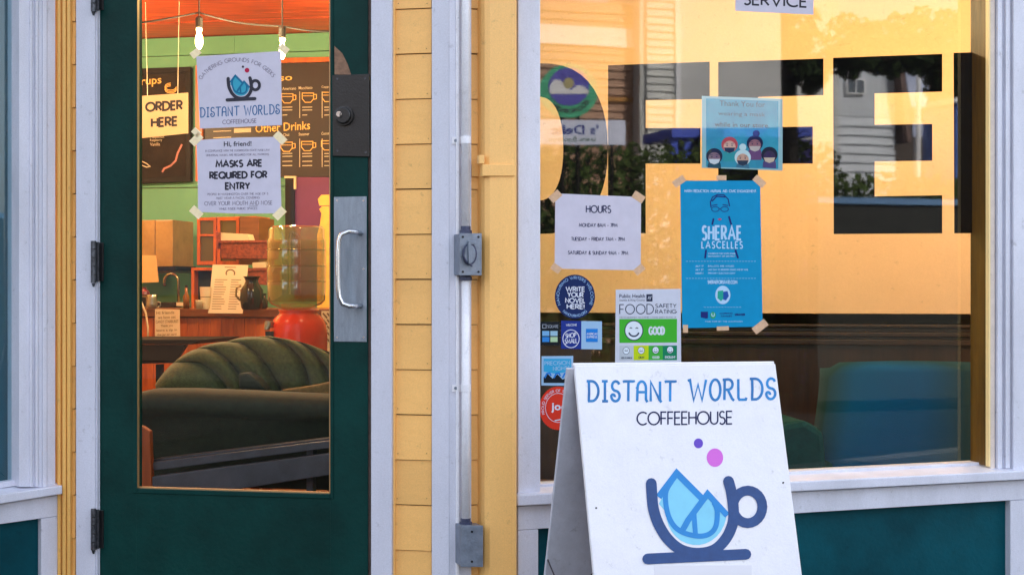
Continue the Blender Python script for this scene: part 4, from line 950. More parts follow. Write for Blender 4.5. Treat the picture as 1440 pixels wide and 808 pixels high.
# counter
KP = VP(8.2, -.2)
t = thing('service_counter', 'orange wood panelled counter with dark worktop behind the couch', 'counter')
zt = KP.at(300, 433.5).z
x = 120
while x < 520:
    MB().board(KP, x, x+15.4, .05, zt-.055, .0+random.uniform(0, .002), -.03).build('front_board', OW, t); x += 16
MB().board(KP, 120, 520, .06, zt-.06, -.031, -.55).build('carcass', DKW, t)
MB().board(KP, 118, 522, zt-.05, zt, .03, -.60).build('worktop', wood_mat('red_brown_worktop', '7e441c', '4a240c', rough=.3), t, bevel=.006)
# hutch with glass doors
HP = VP(8.75, -.2)
t = thing('glass_door_hutch', 'small wooden hutch with two glass doors standing on the counter back', 'hutch')
MB().prism(HP, [(277, 306), (277, 373), (361, 371), (361, 304)], -.03, -.26).build('carcass', OW, t)
for a, b in ((277, 304), (305, 336)):
    d_ = MB(); w3 = 4
    d_.rect(HP, a, 306, a+w3, 372, 0, -.029); d_.rect(HP, b-w3, 306, b, 372, 0, -.029); d_.rect(HP, a+w3, 306, b-w3, 310, 0, -.029); d_.rect(HP, a+w3, 367, b-w3, 372, 0, -.029); d_.rect(HP, a+w3, 329, b-w3, 332, 0, -.029)
    d_ = d_.build('hutch_door', OW, t); MB().rect(HP, a+w3, 310, b-w3, 367, -.012, -.016).build('door_glass_pane', mat('smoky_glass', (.09, .07, .03), .1), d_)
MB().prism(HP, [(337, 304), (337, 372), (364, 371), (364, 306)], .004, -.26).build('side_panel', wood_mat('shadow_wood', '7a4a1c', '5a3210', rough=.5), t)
# wicker basket with papers
t = thing('wicker_basket', 'red brown wicker basket holding yellow papers on the shelf', 'basket')
WK = mat('wicker_weave', (.30, .055, .02), .6, col2=(.10, .02, .01), scale=60, bump=.8, bscale=60)
BP = VP(8.5, -.2)
m = MB(); m.prism(BP, [(309, 341), (311, 364), (377, 364), (379, 340)], 0, -.18); m.build('basket_body', WK, t, bevel=.006)
MB().prism(BP, [(303, 338), (304, 342), (380, 341), (380, 337.5)], .01, -.19).build('rim', WK, t, bevel=.003)
MB().prism(BP, [(303.5, 326), (304, 350), (307, 350), (307, 327)], .012, -.1).build('handle', WK, t)
tag(MB().prism(BP, [(309, 327), (309, 338), (351, 338), (348, 329)], -.03, -.12).build('paper_stack', CRM), 'stack of cream papers lying in the basket', 'papers')
# shelf box at the left of the hutch, second tray, cups
t = thing('open_shelf_box', 'open dark wooden box shelf on the counter behind the paper menu', 'shelf')
MB().rect(BP, 273, 377, 340, 433, -.06, -.08).build('back', mat('shelf_dark', (.008, .014, .012), .6), t)
for q_ in ((269, 376, 273, 434), (273, 376, 345, 380)): MB().rect(BP, *q_, 0, -.08).build('side', OW, t)
t = thing('wicker_tray', 'low reddish wicker tray behind the dark vase', 'tray')
MB().prism(BP, [(348, 381), (349, 400), (384, 401), (384, 380)], -.02, -.14).build('tray_body', WK, t, bevel=.004); MB().prism(BP, [(346, 377), (346, 381), (386, 380), (386, 376)], -.01, -.15).build('rim', WK, t)
tag(MB().prism(BP, [(354, 369), (355, 377), (373, 377), (374, 368)], -.02, -.1).build('small_bowl', CRM, bevel=.006), 'small cream bowl standing on the wicker tray', 'bowl')
CT = VP(7.95, -.2)
c = CT.at(289, 433); c.z = zt
t = thing('paper_cup_stack', 'stack of cream cups with a dark band beside the paper menu', 'cups')
MB().lathe(c, [(.024, 0), (.031, .10), (.033, .125)], 16).build('cups', CRM, t); MB().lathe(c, [(.0275, .055), (.029, .07)], 16).build('band', INK, t)
# leaning paper menu
t = thing('paper_menu', 'cream printed paper menu leaning on the counter beside a dark vase', 'menu')
MP = Pl(CT.at(315, 439), Vector((-.19, -.95, .22)))
MB().prism(MP, [(299, 372), (292.5, 440), (341, 440.5), (349, 372.5)], .002, 0).build('sheet', CRM, t)
def f(m):
    m.stroke(MP, [(324+6*math.cos(R(a)), 384+5*math.sin(R(a))) for a in range(150, 391, 20)], 2, .0025); m.stroke(MP, [(316, 375.5), (332, 375.8)], 1.1, .0025)
    for i in range(13):
        y = 393+i*3.4; sh = -(y-393)*.11
        m.stroke(MP, [(302+sh, y), (302+sh+random.uniform(12, 18), y+.2)], .9, .0025); m.stroke(MP, [(325+sh, y+.2), (325+sh+random.uniform(10, 16), y+.4)], .9, .0025)
ink(MP, mat('brown_print', (.16, .09, .04), .7), t, f)
# dark vase
c = VP(7.8, -.2).at(354, 439); c.z = zt
k = 7.9/F
t = thing('dark_vase', 'dark glazed vase with flared neck on the counter', 'vase')
MB().lathe(c, [(13*k, 0), (15*k, 3*k), (17*k, 16*k), (16.5*k, 28*k), (11*k, 36*k), (9*k, 41*k), (11*k, 46*k), (13*k, 48*k), (9*k, 47.5*k)], 24).build('body', mat('dark_glaze', (.015, .012, .010), .15, var=.2), t, smooth=True)
MB().tube([c+Vector((-.055, -.02, .13)), c+Vector((-.077, -.03, .12)), c+Vector((-.082, -.03, .08)), c+Vector((-.06, -.02, .05))], .006, 8).build('handle', mat('worn_brass', (.3, .2, .08), .35, metal=.6), t)
# small clutter along the worktop
for px_, nm, lb, ct_, m_, pr in (
    (369, 'squat_jar', 'squat dark jar between the vase and the water jug', 'jar', mat('dark_jar_glass', (.03, .015, .008), .15), [(.020, 0), (.030, .01), (.031, .05), (.022, .06), (.022, .075)]),
    (262, 'syrup_bottle', 'slim amber bottle beside the sink tap', 'bottle', mat('amber_glass', (.22, .07, .01), .12), [(.017, 0), (.018, .07), (.008, .09), (.007, .12)]),
    (214, 'metal_pitcher', 'small metal pitcher beside the boxy machine', 'pitcher', mat('dull_steel', (.45, .40, .32), .3, metal=.8), [(.024, 0), (.030, .03), (.022, .06), (.027, .08)]),
    (280, 'white_mug', 'plain white mug in front of the dark box shelf', 'mug', CRM, [(.018, 0), (.021, .045), (.022, .05)])):
    c = VP(7.9, -.2).at(px_, 434); c.z = zt+.001
    t = thing(nm, lb, ct_); MB().lathe(c, pr, 18).build('body', m_, t, smooth=True)
    if ct_ in ('jar', 'bottle'): MB().lathe(c+Vector((0, 0, pr[-1][1]+.0005)), [(pr[-1][0]*1.05, 0), (pr[-1][0]*1.05, .012)], 14).build('lid', BLACKM, t)
    else: MB().tube([c+Vector((pr[1][0], 0, .04)), c+Vector((pr[1][0]+.016, 0, .036)), c+Vector((pr[1][0]+.016, 0, .016)), c+Vector((pr[1][0]-.002, 0, .010))], .003, 6).build('handle', m_, t)
# tap, small appliance, tray and taped note
TP = VP(8.6, -.2)
t = thing('sink_tap', 'tall curved metal sink tap against the green wall', 'tap')
pts = [TP.at(251, 426), TP.at(251, 400)]+[TP.at(241+10*math.cos(R(a)), 396-11*math.sin(R(a))) for a in range(0, 181, 20)]+[TP.at(231.5, 402)]
MB().tube(pts, .0085, 10).build('spout', mat('dark_chrome', (.25, .2, .1), .25, metal=.9), t, smooth=True)
MB().rect(TP, 243, 425, 262, 430, .03, -.03).build('tap_base', CRM, t)
t = thing('counter_machine', 'small boxy machine with a red lid at the left end of the counter', 'machine')
MB().rect(TP, 190, 414, 209, 434, .02, -.1).build('housing', mat('grey_brown_plastic', (.22, .13, .07), .4), t, bevel=.004)
MB().rect(TP, 194, 418, 205, 430, .022, .018).build('panel', DKW, t)
c = TP.at(203, 414)
MB().lathe(c, [(.035, 0), (.03, .02), (.012, .035), (.014, .045)], 14).build('lid', mat('dark_red_lid', (.15, .02, .02), .35), t)
t = thing('counter_tray', 'flat black tray lying beside the sink tap', 'tray')
MB().rect(TP, 220, 425, 246, 432, .05, -.05).build('tray_body', CHALK, t, bevel=.003)
KN = VP(8.15, -.2)
t = thing('tip_note', 'handwritten cream note taped to the counter front', 'note')
MB().prism(KN, [(218, 434), (218, 476.5), (253, 476.5), (252.5, 435)], .012, .008).build('sheet', CRM, t)
def f(m):
    for i, (s_, a, b) in enumerate((('Hi friends', 220, 245), ('we have oat', 222, 247), ('CANDY STARBURST', 219, 251), ('Thank you', 226, 243), ('leave a tip in', 220, 249), ('the jar or card', 221, 248))):
        soft_text(m, KN, s_, a, 442+i*6.2, b, 441+i*6.2, 4.2, .0125, .01)
ink(KN, mat('brown_print', (.16, .09, .04), .7), t, f)
tag(MB().tube([KN.at(192, 420, .03), KN.at(199, 425, .03), KN.at(205, 440, .03), KN.at(208, 460, .03), KN.at(208, 478, .03)], .006, 8).build('white_cable', CRM, smooth=True), 'pale cable hanging down the counter front', 'cable')
# black side table
TB = VP(7.3, -.2)
t = thing('black_side_table', 'black wooden side table between the couch and counter', 'table')
MB().prism(TB, [(150, 477), (150, 484), (270, 484), (288, 477)], .0, -.5).build('tabletop', DKW, t, bevel=.004)
MB().prism(TB, [(150, 484.5), (150, 512), (245, 510), (262, 484.5)], -.02, -.05).build('apron', DKW, t)
for a in (170, 219): MB().board(TB, a, a+7, .05, TB.at(200, 512).z, -.02, -.06).build('leg', DKW, t)
# couch with channelled shell back
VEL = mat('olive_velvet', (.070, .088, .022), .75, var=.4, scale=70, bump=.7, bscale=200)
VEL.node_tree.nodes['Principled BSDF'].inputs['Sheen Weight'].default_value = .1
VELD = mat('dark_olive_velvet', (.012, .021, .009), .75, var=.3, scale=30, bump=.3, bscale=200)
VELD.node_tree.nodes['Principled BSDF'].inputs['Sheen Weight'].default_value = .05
t = thing('shell_back_couch', 'olive green velvet couch with shell shaped channelled back behind the door', 'couch')
CO = VP(6.15, -.2)
z5 = lambda pts: [(180+a/3.107, 450+b/3.107) for a, b in pts]
seams = [z5([(118, 282), (122, 300), (126, 310)]),
         z5([(200, 186), (262, 180), (320, 190), (370, 220), (410, 262), (440, 310)]),
         z5([(300, 126), (360, 124), (410, 150), (452, 190), (490, 240), (520, 310)]),
         z5([(430, 96), (500, 100), (560, 140), (605, 195), (640, 250), (675, 315)]),
         z5([(560, 74), (640, 80), (705, 112), (750, 160), (780, 220), (800, 310)]),
         z5([(690, 86), (750, 96), (800, 130), (845, 180), (880, 240), (905, 310)]),
         z5([(810, 120), (860, 135), (905, 165), (950, 210), (990, 250), (1020, 310)]),
         z5([(880, 150), (950, 170), (1000, 200), (1040, 240), (1080, 280), (1100, 310)])]
def samp(pl_, t_):
    n_ = len(pl_)-1; u = t_*n_; i = min(int(u), n_-1); f_ = u-i
    return (pl_[i][0]*(1-f_)+pl_[i+1][0]*f_, pl_[i][1]*(1-f_)+pl_[i+1][1]*f_)
NU, NV = 14, 12
for s0, s1 in zip(seams[:-1], seams[1:]):
    m = MB(); vs = []
    for j in range(NV+1):
        v_ = j/NV
        a = samp(s0, v_); b = samp(s1, v_)
        for i in range(NU+1):
            u_ = i/NU; bulge = math.sin(math.pi*u_)**.5
            x_ = a[0]+(b[0]-a[0])*u_; y_ = a[1]+(b[1]-a[1])*u_
            edge = math.sin(math.pi*min(1, v_*1.0+.0)/2)**.6 if v_ < 1 else 1
            y_ -= 3.0*bulge*(1-v_)**2
            vs.append(CO.at(x_, y_, -.10+.075*bulge*(.25+.75*edge)+.10*edge-.09*v_))
    W_ = NU+1
    fs = [(j*W_+i, j*W_+i+1, (j+1)*W_+i+1, (j+1)*W_+i) for j in range(NV) for i in range(NU)]
    # thickness: roll over the top to the rear
    k0 = len(vs)
    for i in range(W_):
        vs.append(vs[i]-CO.n*.16+Vector((0, 0, -.05)))
    for i in range(W_): vs.append(vs[k0+i]+Vector((0, 0, -.5)))
    for i in range(NU):
        fs.append((i+1, i, k0+i, k0+i+1)); fs.append((k0+i+1, k0+i, k0+W_+i, k0+W_+i+1))
    m.add(vs, fs); m.build('back_channel', VEL, t, smooth=True)
    # dark piping in the seam
    MB().tube([CO.at(*samp(s1, j/10), -.115+.085*math.sin(math.pi*min(1, j/10)/2)**.6-.075*j/10) for j in range(11)], .0035, 6).build('seam_piping', VELD, t)
# near arm: a long rolled bolster with an upholstered skirt
AR = VP(5.80, -.2)
prof = []
for a in range(-60, 241, 20): prof.append((.085*math.cos(R(a)), .065*math.sin(R(a))))
m = MB(); cols = [(150, 556), (195, 551), (222, 545), (280, 545), (360, 548), (470, 553), (540, 556)]
n0 = len(prof)+2; vs = []
for x_, yt in cols:
    p = AR.at(x_, yt, -.085); c_ = p-Vector((0, 0, .065))
    ring = [c_+(-AR.n)*(-a_)*1.0+Vector((0, 0, b_)) for a_, b_ in prof]
    lo1 = AR.at(x_, yt+100, -.03); lo2 = lo1 - AR.n*.20
    lo1.z = lo2.z = .30
    vs += [lo1]+ring+[lo2]
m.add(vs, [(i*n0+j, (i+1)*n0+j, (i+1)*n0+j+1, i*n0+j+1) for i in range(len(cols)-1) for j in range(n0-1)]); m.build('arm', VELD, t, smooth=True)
# folded dark throw pillow and mustard seat cushion
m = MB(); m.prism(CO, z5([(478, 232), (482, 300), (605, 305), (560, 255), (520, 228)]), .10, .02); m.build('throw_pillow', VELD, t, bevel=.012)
m = MB(); m.prism(CO, z5([(660, 305), (700, 318), (900, 330), (900, 262), (820, 282), (740, 294)]), .14, .02); m.build('seat_cushion', mat('mustard_velvet', (.20, .12, .03), .7, var=.3, scale=60, bump=.4, bscale=150), t, bevel=.01)
# solid grey bars imitating a railing reflected in the door glass
t = thing('reflected_railing_bars', 'grey bars inside the door standing in for a reflected railing', 'reflected railing')
BG = mat('reflected_rail_paint', (.060, .064, .085), .45, var=.25, scale=10)
BN = VP(5.62, -.2)
MB().prism(BN, [(214, 649.5), (214, 661.5), (600, 612), (600, 602)], .0, -.05).build('top_rail', BG, t, bevel=.003)
MB().prism(BN, [(214, 669.5), (214, 706), (600, 646), (600, 619)], .02, -.04).build('lower_rail', BG, t, bevel=.003)
MB().prism(BN, [(213, 646), (213, 648.5), (600, 601), (600, 599)], -.02, -.12).build('upper_bar', BG, t)
for x_ in (431, 560): MB().board(BN, x_, x_+9, .05, BN.at(x_, 625).z, -.05, -.09).build('leg', BG, t)
t = thing('orange_wood_panel', 'upright orange wood panel at the foot of the couch, lower left of door glass', 'panel')
MB().prism(VP(5.60, -.2), [(185, 597), (185, 740), (215.5, 740), (210.5, 606), (200, 599)], 0, -.03).build('panel', OW2 if False else wood_mat('bright_orange_wood', 'b85a20', '80380f', scale=4, stretch=(4, 4, .5), rough=.45), t, bevel=.004)
# water jug on a red crock
c = VP(6.9, -.2).at(420, 500); k = 6.95/F
t = thing('red_ceramic_crock', 'glossy red ceramic crock with a tap behind the couch', 'crock')
zc_ = c.z
MB().lathe(c, [(28*k, -60*k), (38*k, -40*k), (41*k, 0), (41*k, 30*k), (39.5*k, 44*k), (35*k, 54*k), (28*k, 60*k), (27*k, 63*k), (29*k, 66*k), (25*k, 66*k)], 32).build('body', mat('red_glaze', (.88, .04, .006), .25, var=.1, scale=10, spec=.3), t, smooth=True)
m = MB(); m.tube([c+Vector((-36*k, -14*k, 46*k)), c+Vector((-40*k, -24*k, 46*k)), c+Vector((-42*k, -26*k, 38*k))], [.016, .02, .012], 10); m.build('tap', mat('worn_steel', (.3, .25, .17), .35, metal=.6), t)
MB().box(c+Vector((-43*k, -30*k, 22*k)), c+Vector((-32*k, -24*k, 36*k))).build('tap_lever', BLACKM, t)
t = thing('water_stand_table', 'wooden stand carrying the red crock behind the couch', 'table')
MB().box((c.x-.22, c.y-.2, c.z-60*k-.04), (c.x+.22, c.y+.2, c.z-60*k-.001)).build('tabletop', OW, t)
for sx, sy in ((-1, -1), (-1, 1), (1, -1), (1, 1)): MB().box((c.x+sx*.18-.02, c.y+sy*.16-.02, .05), (c.x+sx*.18+.02, c.y+sy*.16+.02, c.z-60*k-.042)).build('leg', OW, t)
t = thing('water_jug', 'large translucent ribbed water jug upside down on the red crock', 'water jug')
m2 = glass_mat('greenish_jug', tint=(.86, .80, .56), mult=3, milky=.10)
cj = c+Vector((-3*k, 0, 66*k))
MB().lathe(cj, [(14*k, -6*k), (16*k, 0), (36*k, 8*k), (41*k, 14*k), (42*k, 40*k), (41*k, 42*k), (42*k, 44*k), (42*k, 62*k), (41*k, 64*k), (42*k, 66*k), (42*k, 85*k), (41*k, 87*k), (42*k, 89*k), (42*k, 100*k), (40*k, 103*k), (40*k, 116*k), (36*k, 120*k), (10*k, 121*k)], 32).build('jug_wall', m2, t, smooth=True)
MB().lathe(cj, [(38*k, 12*k), (39*k, 98*k), (38*k, 100*k)], 24).build('water', glass_mat('jug_water', tint=(.84, .78, .52), mult=1, milky=.06), t, smooth=True)
for y in (41, 63, 86): MB().lathe(cj+Vector((0, 0, y*k)), [(42.3*k, -1*k), (43*k, 0), (42.3*k, 1*k)], 32).build('rib', glass_mat('jug_rib', tint=(.8, .75, .5), mult=3), t, smooth=True)
t = thing('patterned_banner', 'brown and cream patterned banner at the right edge behind the red crock', 'banner')
MB().prism(VP(7.6, -.2), [(452, 437), (452, 510), (480, 510), (480, 437)], 0, -.01).build('cloth', CRM, t)
ink(VP(7.6, -.2), mat('brown_print', (.16, .09, .04), .7), t, lambda m: [m.stroke(VP(7.6, -.2), [(454+a, 440+b*9), (460+a, 447+b*9)], 2.4, .001) or text(m, VP(7.6, -.2), '109', 456, 449+b*12, 468, 449+b*12, 8, 1.5, .002) for a in (0, 6) for b in range(5)])

# ------------------------------------------------------------------ inside, seen through the shop window
TEAL = mat('teal_velvet', (.0, .06, .14), .85, spec=.08, var=.2, scale=20, bump=.3, bscale=200)
TEAL.node_tree.nodes['Principled BSDF'].inputs['Sheen Weight'].default_value = .15
_t = TEAL.node_tree; _lw = _t.nodes.new('ShaderNodeLayerWeight'); _lw.inputs[0].default_value = .5
_r = _t.nodes.new('ShaderNodeValToRGB'); _t.links.new(_lw.outputs['Facing'], _r.inputs[0])
_r.color_ramp.elements[0].position = .10; _r.color_ramp.elements[0].color = (.0, .105, .27, 1); _r.color_ramp.elements[1].position = .42; _r.color_ramp.elements[1].color = (.003, .050, .055, 1)
_t.links.new(_r.outputs[0], _t.nodes['Principled BSDF'].inputs['Base Color'])   # bluish reflection put into the velvet colour, turning green at a glance
TEALG = mat('green_velvet', (.004, .052, .052), .85, spec=.1, var=.2, scale=20)
def armchair(pl, x0, x1, yt, label, m, s=1.):
    t = thing('armchair', label, 'armchair')
    w_ = x1-x0; vs = []; NX, NZ = 18, 10
    mb = MB()
    for side in (0, 1):
        for j in range(NZ+1):
            v_ = j/NZ
            for i in range(NX+1):
                u_ = i/NX
                y_ = yt + 165*s*v_ + (0 if .06 < u_ < .94 else 7*s*(1-v_)) - 3*s*math.sin(math.pi*u_)
                x_ = x0 + w_*u_ - 24*s*v_**1.6*(1-u_)
                o_ = .10 - .26*abs(2*u_-1)**2.6 + .02*math.sin(math.pi*v_)
                if side: o_ -= .12
                vs.append(pl.at(x_, y_+(2 if side else 0), o_))
    W_ = NX+1; N_ = W_*(NZ+1)
    fs = [(j*W_+i, j*W_+i+1, (j+1)*W_+i+1, (j+1)*W_+i) for j in range(NZ) for i in range(NX)]
    fs += [tuple(N_+q for q in f_[::-1]) for f_ in fs]
    for i in range(NX): fs += [(i, N_+i, N_+i+1, i+1), (NZ*W_+i, NZ*W_+i+1, N_+NZ*W_+i+1, N_+NZ*W_+i)]
    for j in range(NZ): fs += [(j*W_, (j+1)*W_, N_+(j+1)*W_, N_+j*W_), (j*W_+NX, N_+j*W_+NX, N_+(j+1)*W_+NX, (j+1)*W_+NX)]
    mb.add(vs, fs).build('backrest', m, t, smooth=True)
    return t
AC = VP(6.55, .1)
t = armchair(AC, 1153, 1400, 510, 'teal velvet armchair seen from behind through the window', TEAL)
m = MB(); m.prism(AC, [(1080, 606), (1108, 594), (1133, 590), (1160, 607), (1167, 690), (1080, 690)], .10, -.45); m.build('arm', TEALG, t, bevel=.03)
MB().prism(AC, [(1000, 640), (1000, 692), (1400, 700), (1400, 660)], .0, -.5).build('seat', TEALG, t, bevel=.03)
MB().board(AC, 1010, 1030, .05, AC.at(1000, 690).z, -.02, -.06).build('leg', DKW, t); MB().board(AC, 1380, 1395, .05, AC.at(1380, 690).z, -.02, -.06).build('leg', DKW, t)
tt = armchair(VP(7.6, .1), 1352, 1480, 487, 'green armchair further back, only its corner showing', TEALG, .8)
for x_ in (1370, 1460): MB().board(VP(7.6, .1), x_, x_+10, .05, VP(7.6, .1).at(1380, 615).z, .0, -.04).build('leg', DKW, tt)

# ------------------------------------------------------------------ the street opposite, mirrored in the glass
Mn = P2.n; Mp = P2.p + P2.n*GO
def mirror(p): return p - Mn*2*((p-Mp).dot(Mn))
class RPl:
    """a plane standing across the street; at(x, y) is the spot whose mirror image in the window is seen at x, y"""
    def __init__(s, dist, b=.33):
        s.v = VP(5.0716+dist, b); s.n = (s.v.n - Mn*2*(s.v.n.dot(Mn)))
    def at(s, x, y, off=0.): return mirror(s.v.at(x, y, off))
    def col(s, x, z, off=0.):
        p = s.at(x, 404, off); p.z = z; return p
G0 = -.02
def zat(pl, x, y): return pl.at(x, y).z
q1 = RPl(14.6)
t = thing('brown_clapboard_house', 'brown clapboard house across the street, reflected left in the window', 'house')
BRH = mat('brown_clapboard', (.42, .24, .15), .7, var=.15, scale=3); GRH = mat('grey_clapboard', (.55, .55, .53), .7, var=.1, scale=3); WTR = mat('far_white_trim', (.75, .75, .78), .6)
MB().board(q1, 560, 905, 0, 5, -.03, -3).build('wall', BRH, t)
z = 0
while z < 4.9:
    MB().board(q1, 560, 905, z, z+.108, .004, -.03, .03).build('siding_board', BRH, t); z += .11
MB().board(q1, 560, 905, zat(q1, 880, 68), zat(q1, 880, 42), .05, 0).build('fascia', WTR, t)
MB().board(q1, 855, 905, zat(q1, 880, 144), zat(q1, 880, 138), .05, 0).build('band', mat('ochre_trim', (.45, .2, .03), .6), t)
MB().board(q1, 905.2, 909, 0, 5, .06, -3).build('corner_board', WTR, t)
q2 = RPl(14.3)
t = thing('grey_clapboard_house', 'grey clapboard house across the street, reflected in the window middle', 'house')
MB().board(q2, 900, 1180, 0, 5.2, -.03, -3).build('wall', GRH, t)
z = 0
while z < 5.1:
    MB().board(q2, 909.5, 950, z, z+.1, .002, -.03, .03).build('siding_board', GRH, t); z += .102
MB().board(q2, 950.3, 957, 0, 5.2, .05, 0).build('corner_board', WTR, t)
MB().board(q2, 957.3, 1180, 0, 5.2, .0, -.03).build('render_panel', mat('grey_render', (.50, .50, .50), .8, var=.12, scale=2), t)
q3 = RPl(14.9)
t = thing('board_and_batten_cottage', 'grey cottage with board upper wall and dark roof, reflected at right', 'cottage')
GR2 = mat('cottage_grey', (.52, .55, .60), .7, var=.1, scale=3)
zs = zat(q3, 1210, 165)
MB().board(q3, 1160, 1258, 0, 4.6, -.03, -3).build('wall', GR2, t)
z = 0
while z < zs-.05:
    MB().board(q3, 1160, 1258, z, min(zs, z+.13), .0, -.03, .035).build('siding_board', GR2, t); z += .134
for x_ in range(1160, 1256, 9): MB().board(q3, x_, x_+8.6, zs+.01, 4.6, .0, -.03).build('batten_board', GR2, t)
fw = MB().board(q3, 1191, 1217, zat(q3, 1200, 133), zat(q3, 1200, 112), .05, 0).build('window', WTR, t)
for a, b in ((1193, 1203), (1205, 1215)): MB().board(q3, a, b, zat(q3, 1200, 131), zat(q3, 1200, 114), .055, .051).build('window_glass', mat('far_pane', (.05, .07, .10), .1), fw)
MB().board(q3, 1258.3, 1420, 0, 4.7, -.4, -3).build('dark_shingle_wing', mat('dark_shingle', (.05, .035, .028), .8, var=.3, scale=5), t)
a_ = [q3.at(1262, 60, .2), q3.at(1276, 200, .2), q3.at(1282, 200, .2), q3.at(1270, 60, .2)]
MB().add(a_+[p-q3.n*.6 for p in a_], [(0, 1, 2, 3), (7, 6, 5, 4), (0, 4, 5, 1), (1, 5, 6, 2), (2, 6, 7, 3), (3, 7, 4, 0)]).build('barge_board', mat('roof_brown', (.12, .07, .06), .7), t)
# pale cabinet and pole, blue booth, blue bin
q4 = RPl(11)
t = thing('pale_blue_banner', 'pale blue banner on a pole in the street reflection', 'banner')
MB().prism(q4, [(1272, 92), (1282, 150), (1302, 150), (1306, 120), (1296, 95), (1286, 84)], .02, 0).build('cloth', mat('pale_blue_cloth', (.50, .56, .78), .7, var=.2, scale=6), t)
MB().prism(q4, [(1284, 172), (1284, 192), (1298, 192), (1298, 172)], .02, 0).build('lower_cloth', MC['pale_blue_cloth'], t)
p_ = q4.at(1290, 200); MB().tube([Vector((p_.x, p_.y, 0)), q4.at(1290, 84)], .04, 10).build('pole', WTR, t)
t = thing('blue_street_booth', 'blue canopied booth across the street, reflected behind the posters', 'booth')
BLU = mat('booth_blue', (.05, .10, .62), .6, var=.15, scale=4); BLP = mat('booth_purple', (.05, .035, .22), .7)
MB().prism(q4, [(944, 180), (944, 193), (1143, 192), (1143, 179)], .4, -.4).build('canopy', BLU, t)
MB().board(q4, 953, 1143, 0, zat(q4, 1050, 193), .0, -.04).build('back_panel', BLP, t)
for x_ in (944, 962, 1000, 1100): MB().board(q4, x_, x_+9, 0, zat(q4, 1050, 193), .35, .30).build('post', BLU, t)
t = thing('tall_blue_cabin', 'tall blue cabin across the street, reflected in the last letter', 'cabin')
MB().board(q4, 1344, 1372, 0, zat(q4, 1350, 145), .0, -.7).build('body', mat('cabin_blue', (.10, .20, .62), .5, var=.3, scale=2), t, bevel=.02)
MB().board(q4, 1342, 1374, zat(q4, 1350, 145), zat(q4, 1350, 138), .05, -.75).build('roof', WTR, t)
# signs: round emblem, white banner
q5 = RPl(9.5)
t = thing('round_emblem_sign', 'round green sign with purple centre on posts, reflected in the letter O', 'sign')
MB().disc(q5, 800, 128, 41, 38, .02, 0, 36).build('ring', mat('emblem_green', (.05, .42, .22), .6, var=.15, scale=8), t)
MB().disc(q5, 800, 122, 29, 27, .025, .021, 32).build('field', mat('emblem_purple', (.08, .07, .45), .6, var=.1), t)
MB().prism(q5, [(773, 128), (774, 119), (780, 112), (788, 112), (796, 120), (803, 127), (812, 120), (820, 121), (828, 128), (828, 132), (774, 132)], .029, .026).build('cloud_shape', WTR, t)
MB().disc(q5, 800, 117, 7.5, 7.5, .033, .030).build('ball', mat('emblem_gold', (.42, .36, .16), .6), t)
ink(q5, INK, t, lambda m: arc_text(m, q5, 'NEIGHBORHOOD', 800, 128, 33, 222, 330, 5.5, 1.4, .022, inside=True, ry=31), 'ring_text')
for x_ in (790, 812): MB().board(q5, x_, x_+4, 0, zat(q5, 800, 140), -.001, -.05).build('post', DKW, t)
t = thing('white_shop_banner', 'white banner with blue lettering above the hedge, reflected mirror-wise', 'banner')
MB().prism(q5, [(740, 168), (740, 203), (880, 203.5), (880, 169.5)], .06, .04).build('cloth', mat('banner_white', (.66, .70, .88), .6, var=.08), t)
ink(q5, col('banner_blue', '26388c'), t, lambda m: soft_text(m, q5, "'s Delic", 776, 189, 842, 189.5, 14, .061, .03, mirror=True))
ink(q5, col('banner_green', '2a5c4c'), t, lambda m: soft_text(m, q5, "www.BancYou", 772, 199, 838, 199.5, 7, .061, .01, mirror=True))
for x_ in (750, 860): MB().board(q5, x_, x_+3, 0, zat(q5, 800, 185), .039, .0).build('post', DKW, t)
# garden wall with blue coping
q6 = RPl(8.5)
t = thing('dark_garden_wall', 'dark garden wall with a blue coping, reflected low in the letters', 'wall')
MB().board(q6, 1150, 1460, 0, zat(q6, 1250, 288), .0, -.2).build('wall', mat('dark_wall', (.012, .014, .012), .8, var=.3, scale=4), t)
MB().board(q6, 1150, 1460, zat(q6, 1250, 287.6), zat(q6, 1250, 279), .03, -.23).build('coping', mat('blue_coping', (.10, .22, .42), .6), t)
# foliage
LEAF = mat('leaf_green', (.10, .14, .04), .8, spec=.1, col2=(.045, .075, .02), scale=3)
LEAFD = mat('leaf_dark', (.03, .05, .016), .8, spec=.1, col2=(.012, .022, .008), scale=3)
def leaves(mb, c, r, n, s, squash=(1, 1, 1)):
    for _ in range(n):
        while True:
            p = Vector([random.uniform(-1, 1) for _ in range(3)])
            if .3 < p.length < 1: break
        p = Vector((p.x*r*squash[0], p.y*r*squash[1], p.z*r*squash[2]))+c
        a = Vector([random.gauss(0, 1) for _ in range(3)]).normalized(); b = a.orthogonal().normalized(); k_ = s*random.uniform(.6, 1.3)
        mb.add([p-a*k_, p+b*k_*.45, p+a*k_, p-b*k_*.45], [(0, 1, 2, 3)])
def hedge(x0, x1, ytop, dist, label):
    qq = RPl(dist); t = thing('hedge', label, 'hedge', None); m = MB(); st = MB()
    for i in range(int((x1-x0)/9)+1):
        x_ = x0+i*9
        tp = zat(qq, x_, ytop+random.uniform(-3, 5)); z = tp-.12
        while z > .1:
            c_ = qq.col(x_+random.uniform(-4, 4), z, random.uniform(-.1, .1)); leaves(m, c_, .2, 26, .05); z -= .22
    for x_ in range(int(x0), int(x1), 20):
        MB().tube([qq.col(x_, 0), qq.col(x_+3, zat(qq, x_, ytop)-.1)], .012, 5).build('stem', DKW, t)
    m.build('foliage', LEAF, t)
hedge(745, 1160, 208, 10.3, 'long green hedge under the white banner, reflected in the window letters')
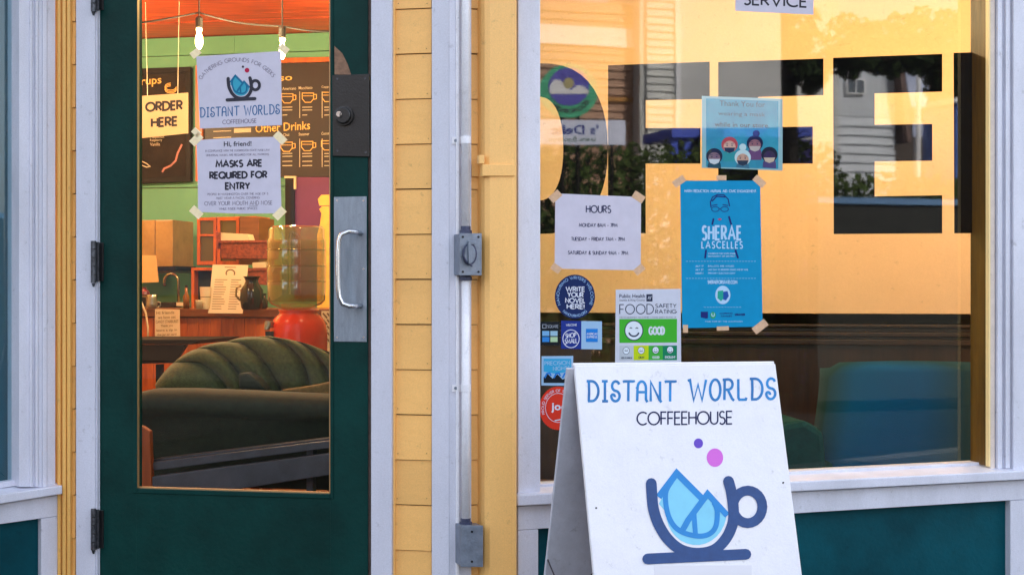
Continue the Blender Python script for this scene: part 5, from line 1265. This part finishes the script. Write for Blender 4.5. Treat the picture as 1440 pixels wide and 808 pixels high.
hedge(1165, 1400, 252, 9.2, 'low green hedge above the garden wall, reflected at the right')
def tree(x, ybase, dist, lab, crowns):
    qq = RPl(dist); t = thing('tree', lab, 'tree'); b_ = qq.col(x, 0, -.3)
    top = qq.col(x, zat(qq, x, -260), -.3)
    tr = MB().tube([b_, b_+(top-b_)*.4+Vector((.06, 0, 0)), top], [.14, .10, .04], 8).build('trunk', DKW, t)
    m = MB(); lim = MB()
    for cx, cy, r, n in crowns:
        c_ = qq.at(cx, cy, random.uniform(-.4, .2)); leaves(m, c_, r, n, .055); lim.tube([b_+(top-b_)*.55, c_], [.035, .012], 5)
    lim.build('limbs', DKW, t); m.build('crown', LEAFD, t)
tree(1430, 0, 9, 'dark leafy tree overhanging the cottage, reflected top right', [(1180+i*18, 84+8*math.sin(i*2.1), .16, 170) for i in range(10)]+[(1190+i*26, 50+9*math.sin(i), .25, 160) for i in range(8)]+[(1335, 100, .2, 130), (1315, 120, .13, 80), (1350, 118, .16, 90)])
tree(1105, 0, 9.4, 'dark leafy tree beside the grey house, reflected above the thank you poster', [(1120, 90, .09, 70), (1135, 98, .13, 110), (1148, 112, .12, 100), (1140, 122, .09, 60), (1153, 92, .12, 90), (1125, 66, .16, 90), (1145, 60, .18, 90), (1128, 30, .2, 90)])
# unseen brick building added to darken the door reflection, then a plain far building
t = thing('added_dark_building', 'unseen brown brick building added to darken the door reflection', 'building')
BRK = mat('brown_brick', (.10, .065, .045), .85, var=.25, scale=3)
MB().box((-16, -15, 0), (-1.5, -9.2, 6.5)).build('wall', BRK, t)
for i in range(5): MB().box((-14.6+i*2.6, -9.2, 1.0), (-13.2+i*2.6, -9.16, 2.6)).build('window', MC['far_pane'], t)
t = thing('plain_far_building', 'plain grey building further along the street', 'building')
MB().box((16, -14, 0), (30, -9, 6)).build('wall', mat('plain_grey_wall', (.35, .34, .33), .8, var=.15, scale=2), t)

# ------------------------------------------------------------------ move every thing's origin to its base
bpy.context.view_layer.update()
for t in THINGS:
    pts = []
    for c in t.children_recursive:
        if c.type == 'MESH':
            # children of parts were built in world space: their location is a world point
            pts += [c.location+Vector(v) for v in c.bound_box]
    if not pts: continue
    lo_ = Vector([min(p[i] for p in pts) for i in range(3)]); hi_ = Vector([max(p[i] for p in pts) for i in range(3)])
    base = Vector(((lo_.x+hi_.x)/2, (lo_.y+hi_.y)/2, lo_.z))
    wl = {c.name: c.location.copy() for c in t.children_recursive}
    t.location = base
    for c in t.children_recursive:
        c.location = wl[c.name] - (base if c.parent == t else wl[c.parent.name])
for t in (gw, cg, wn): pass
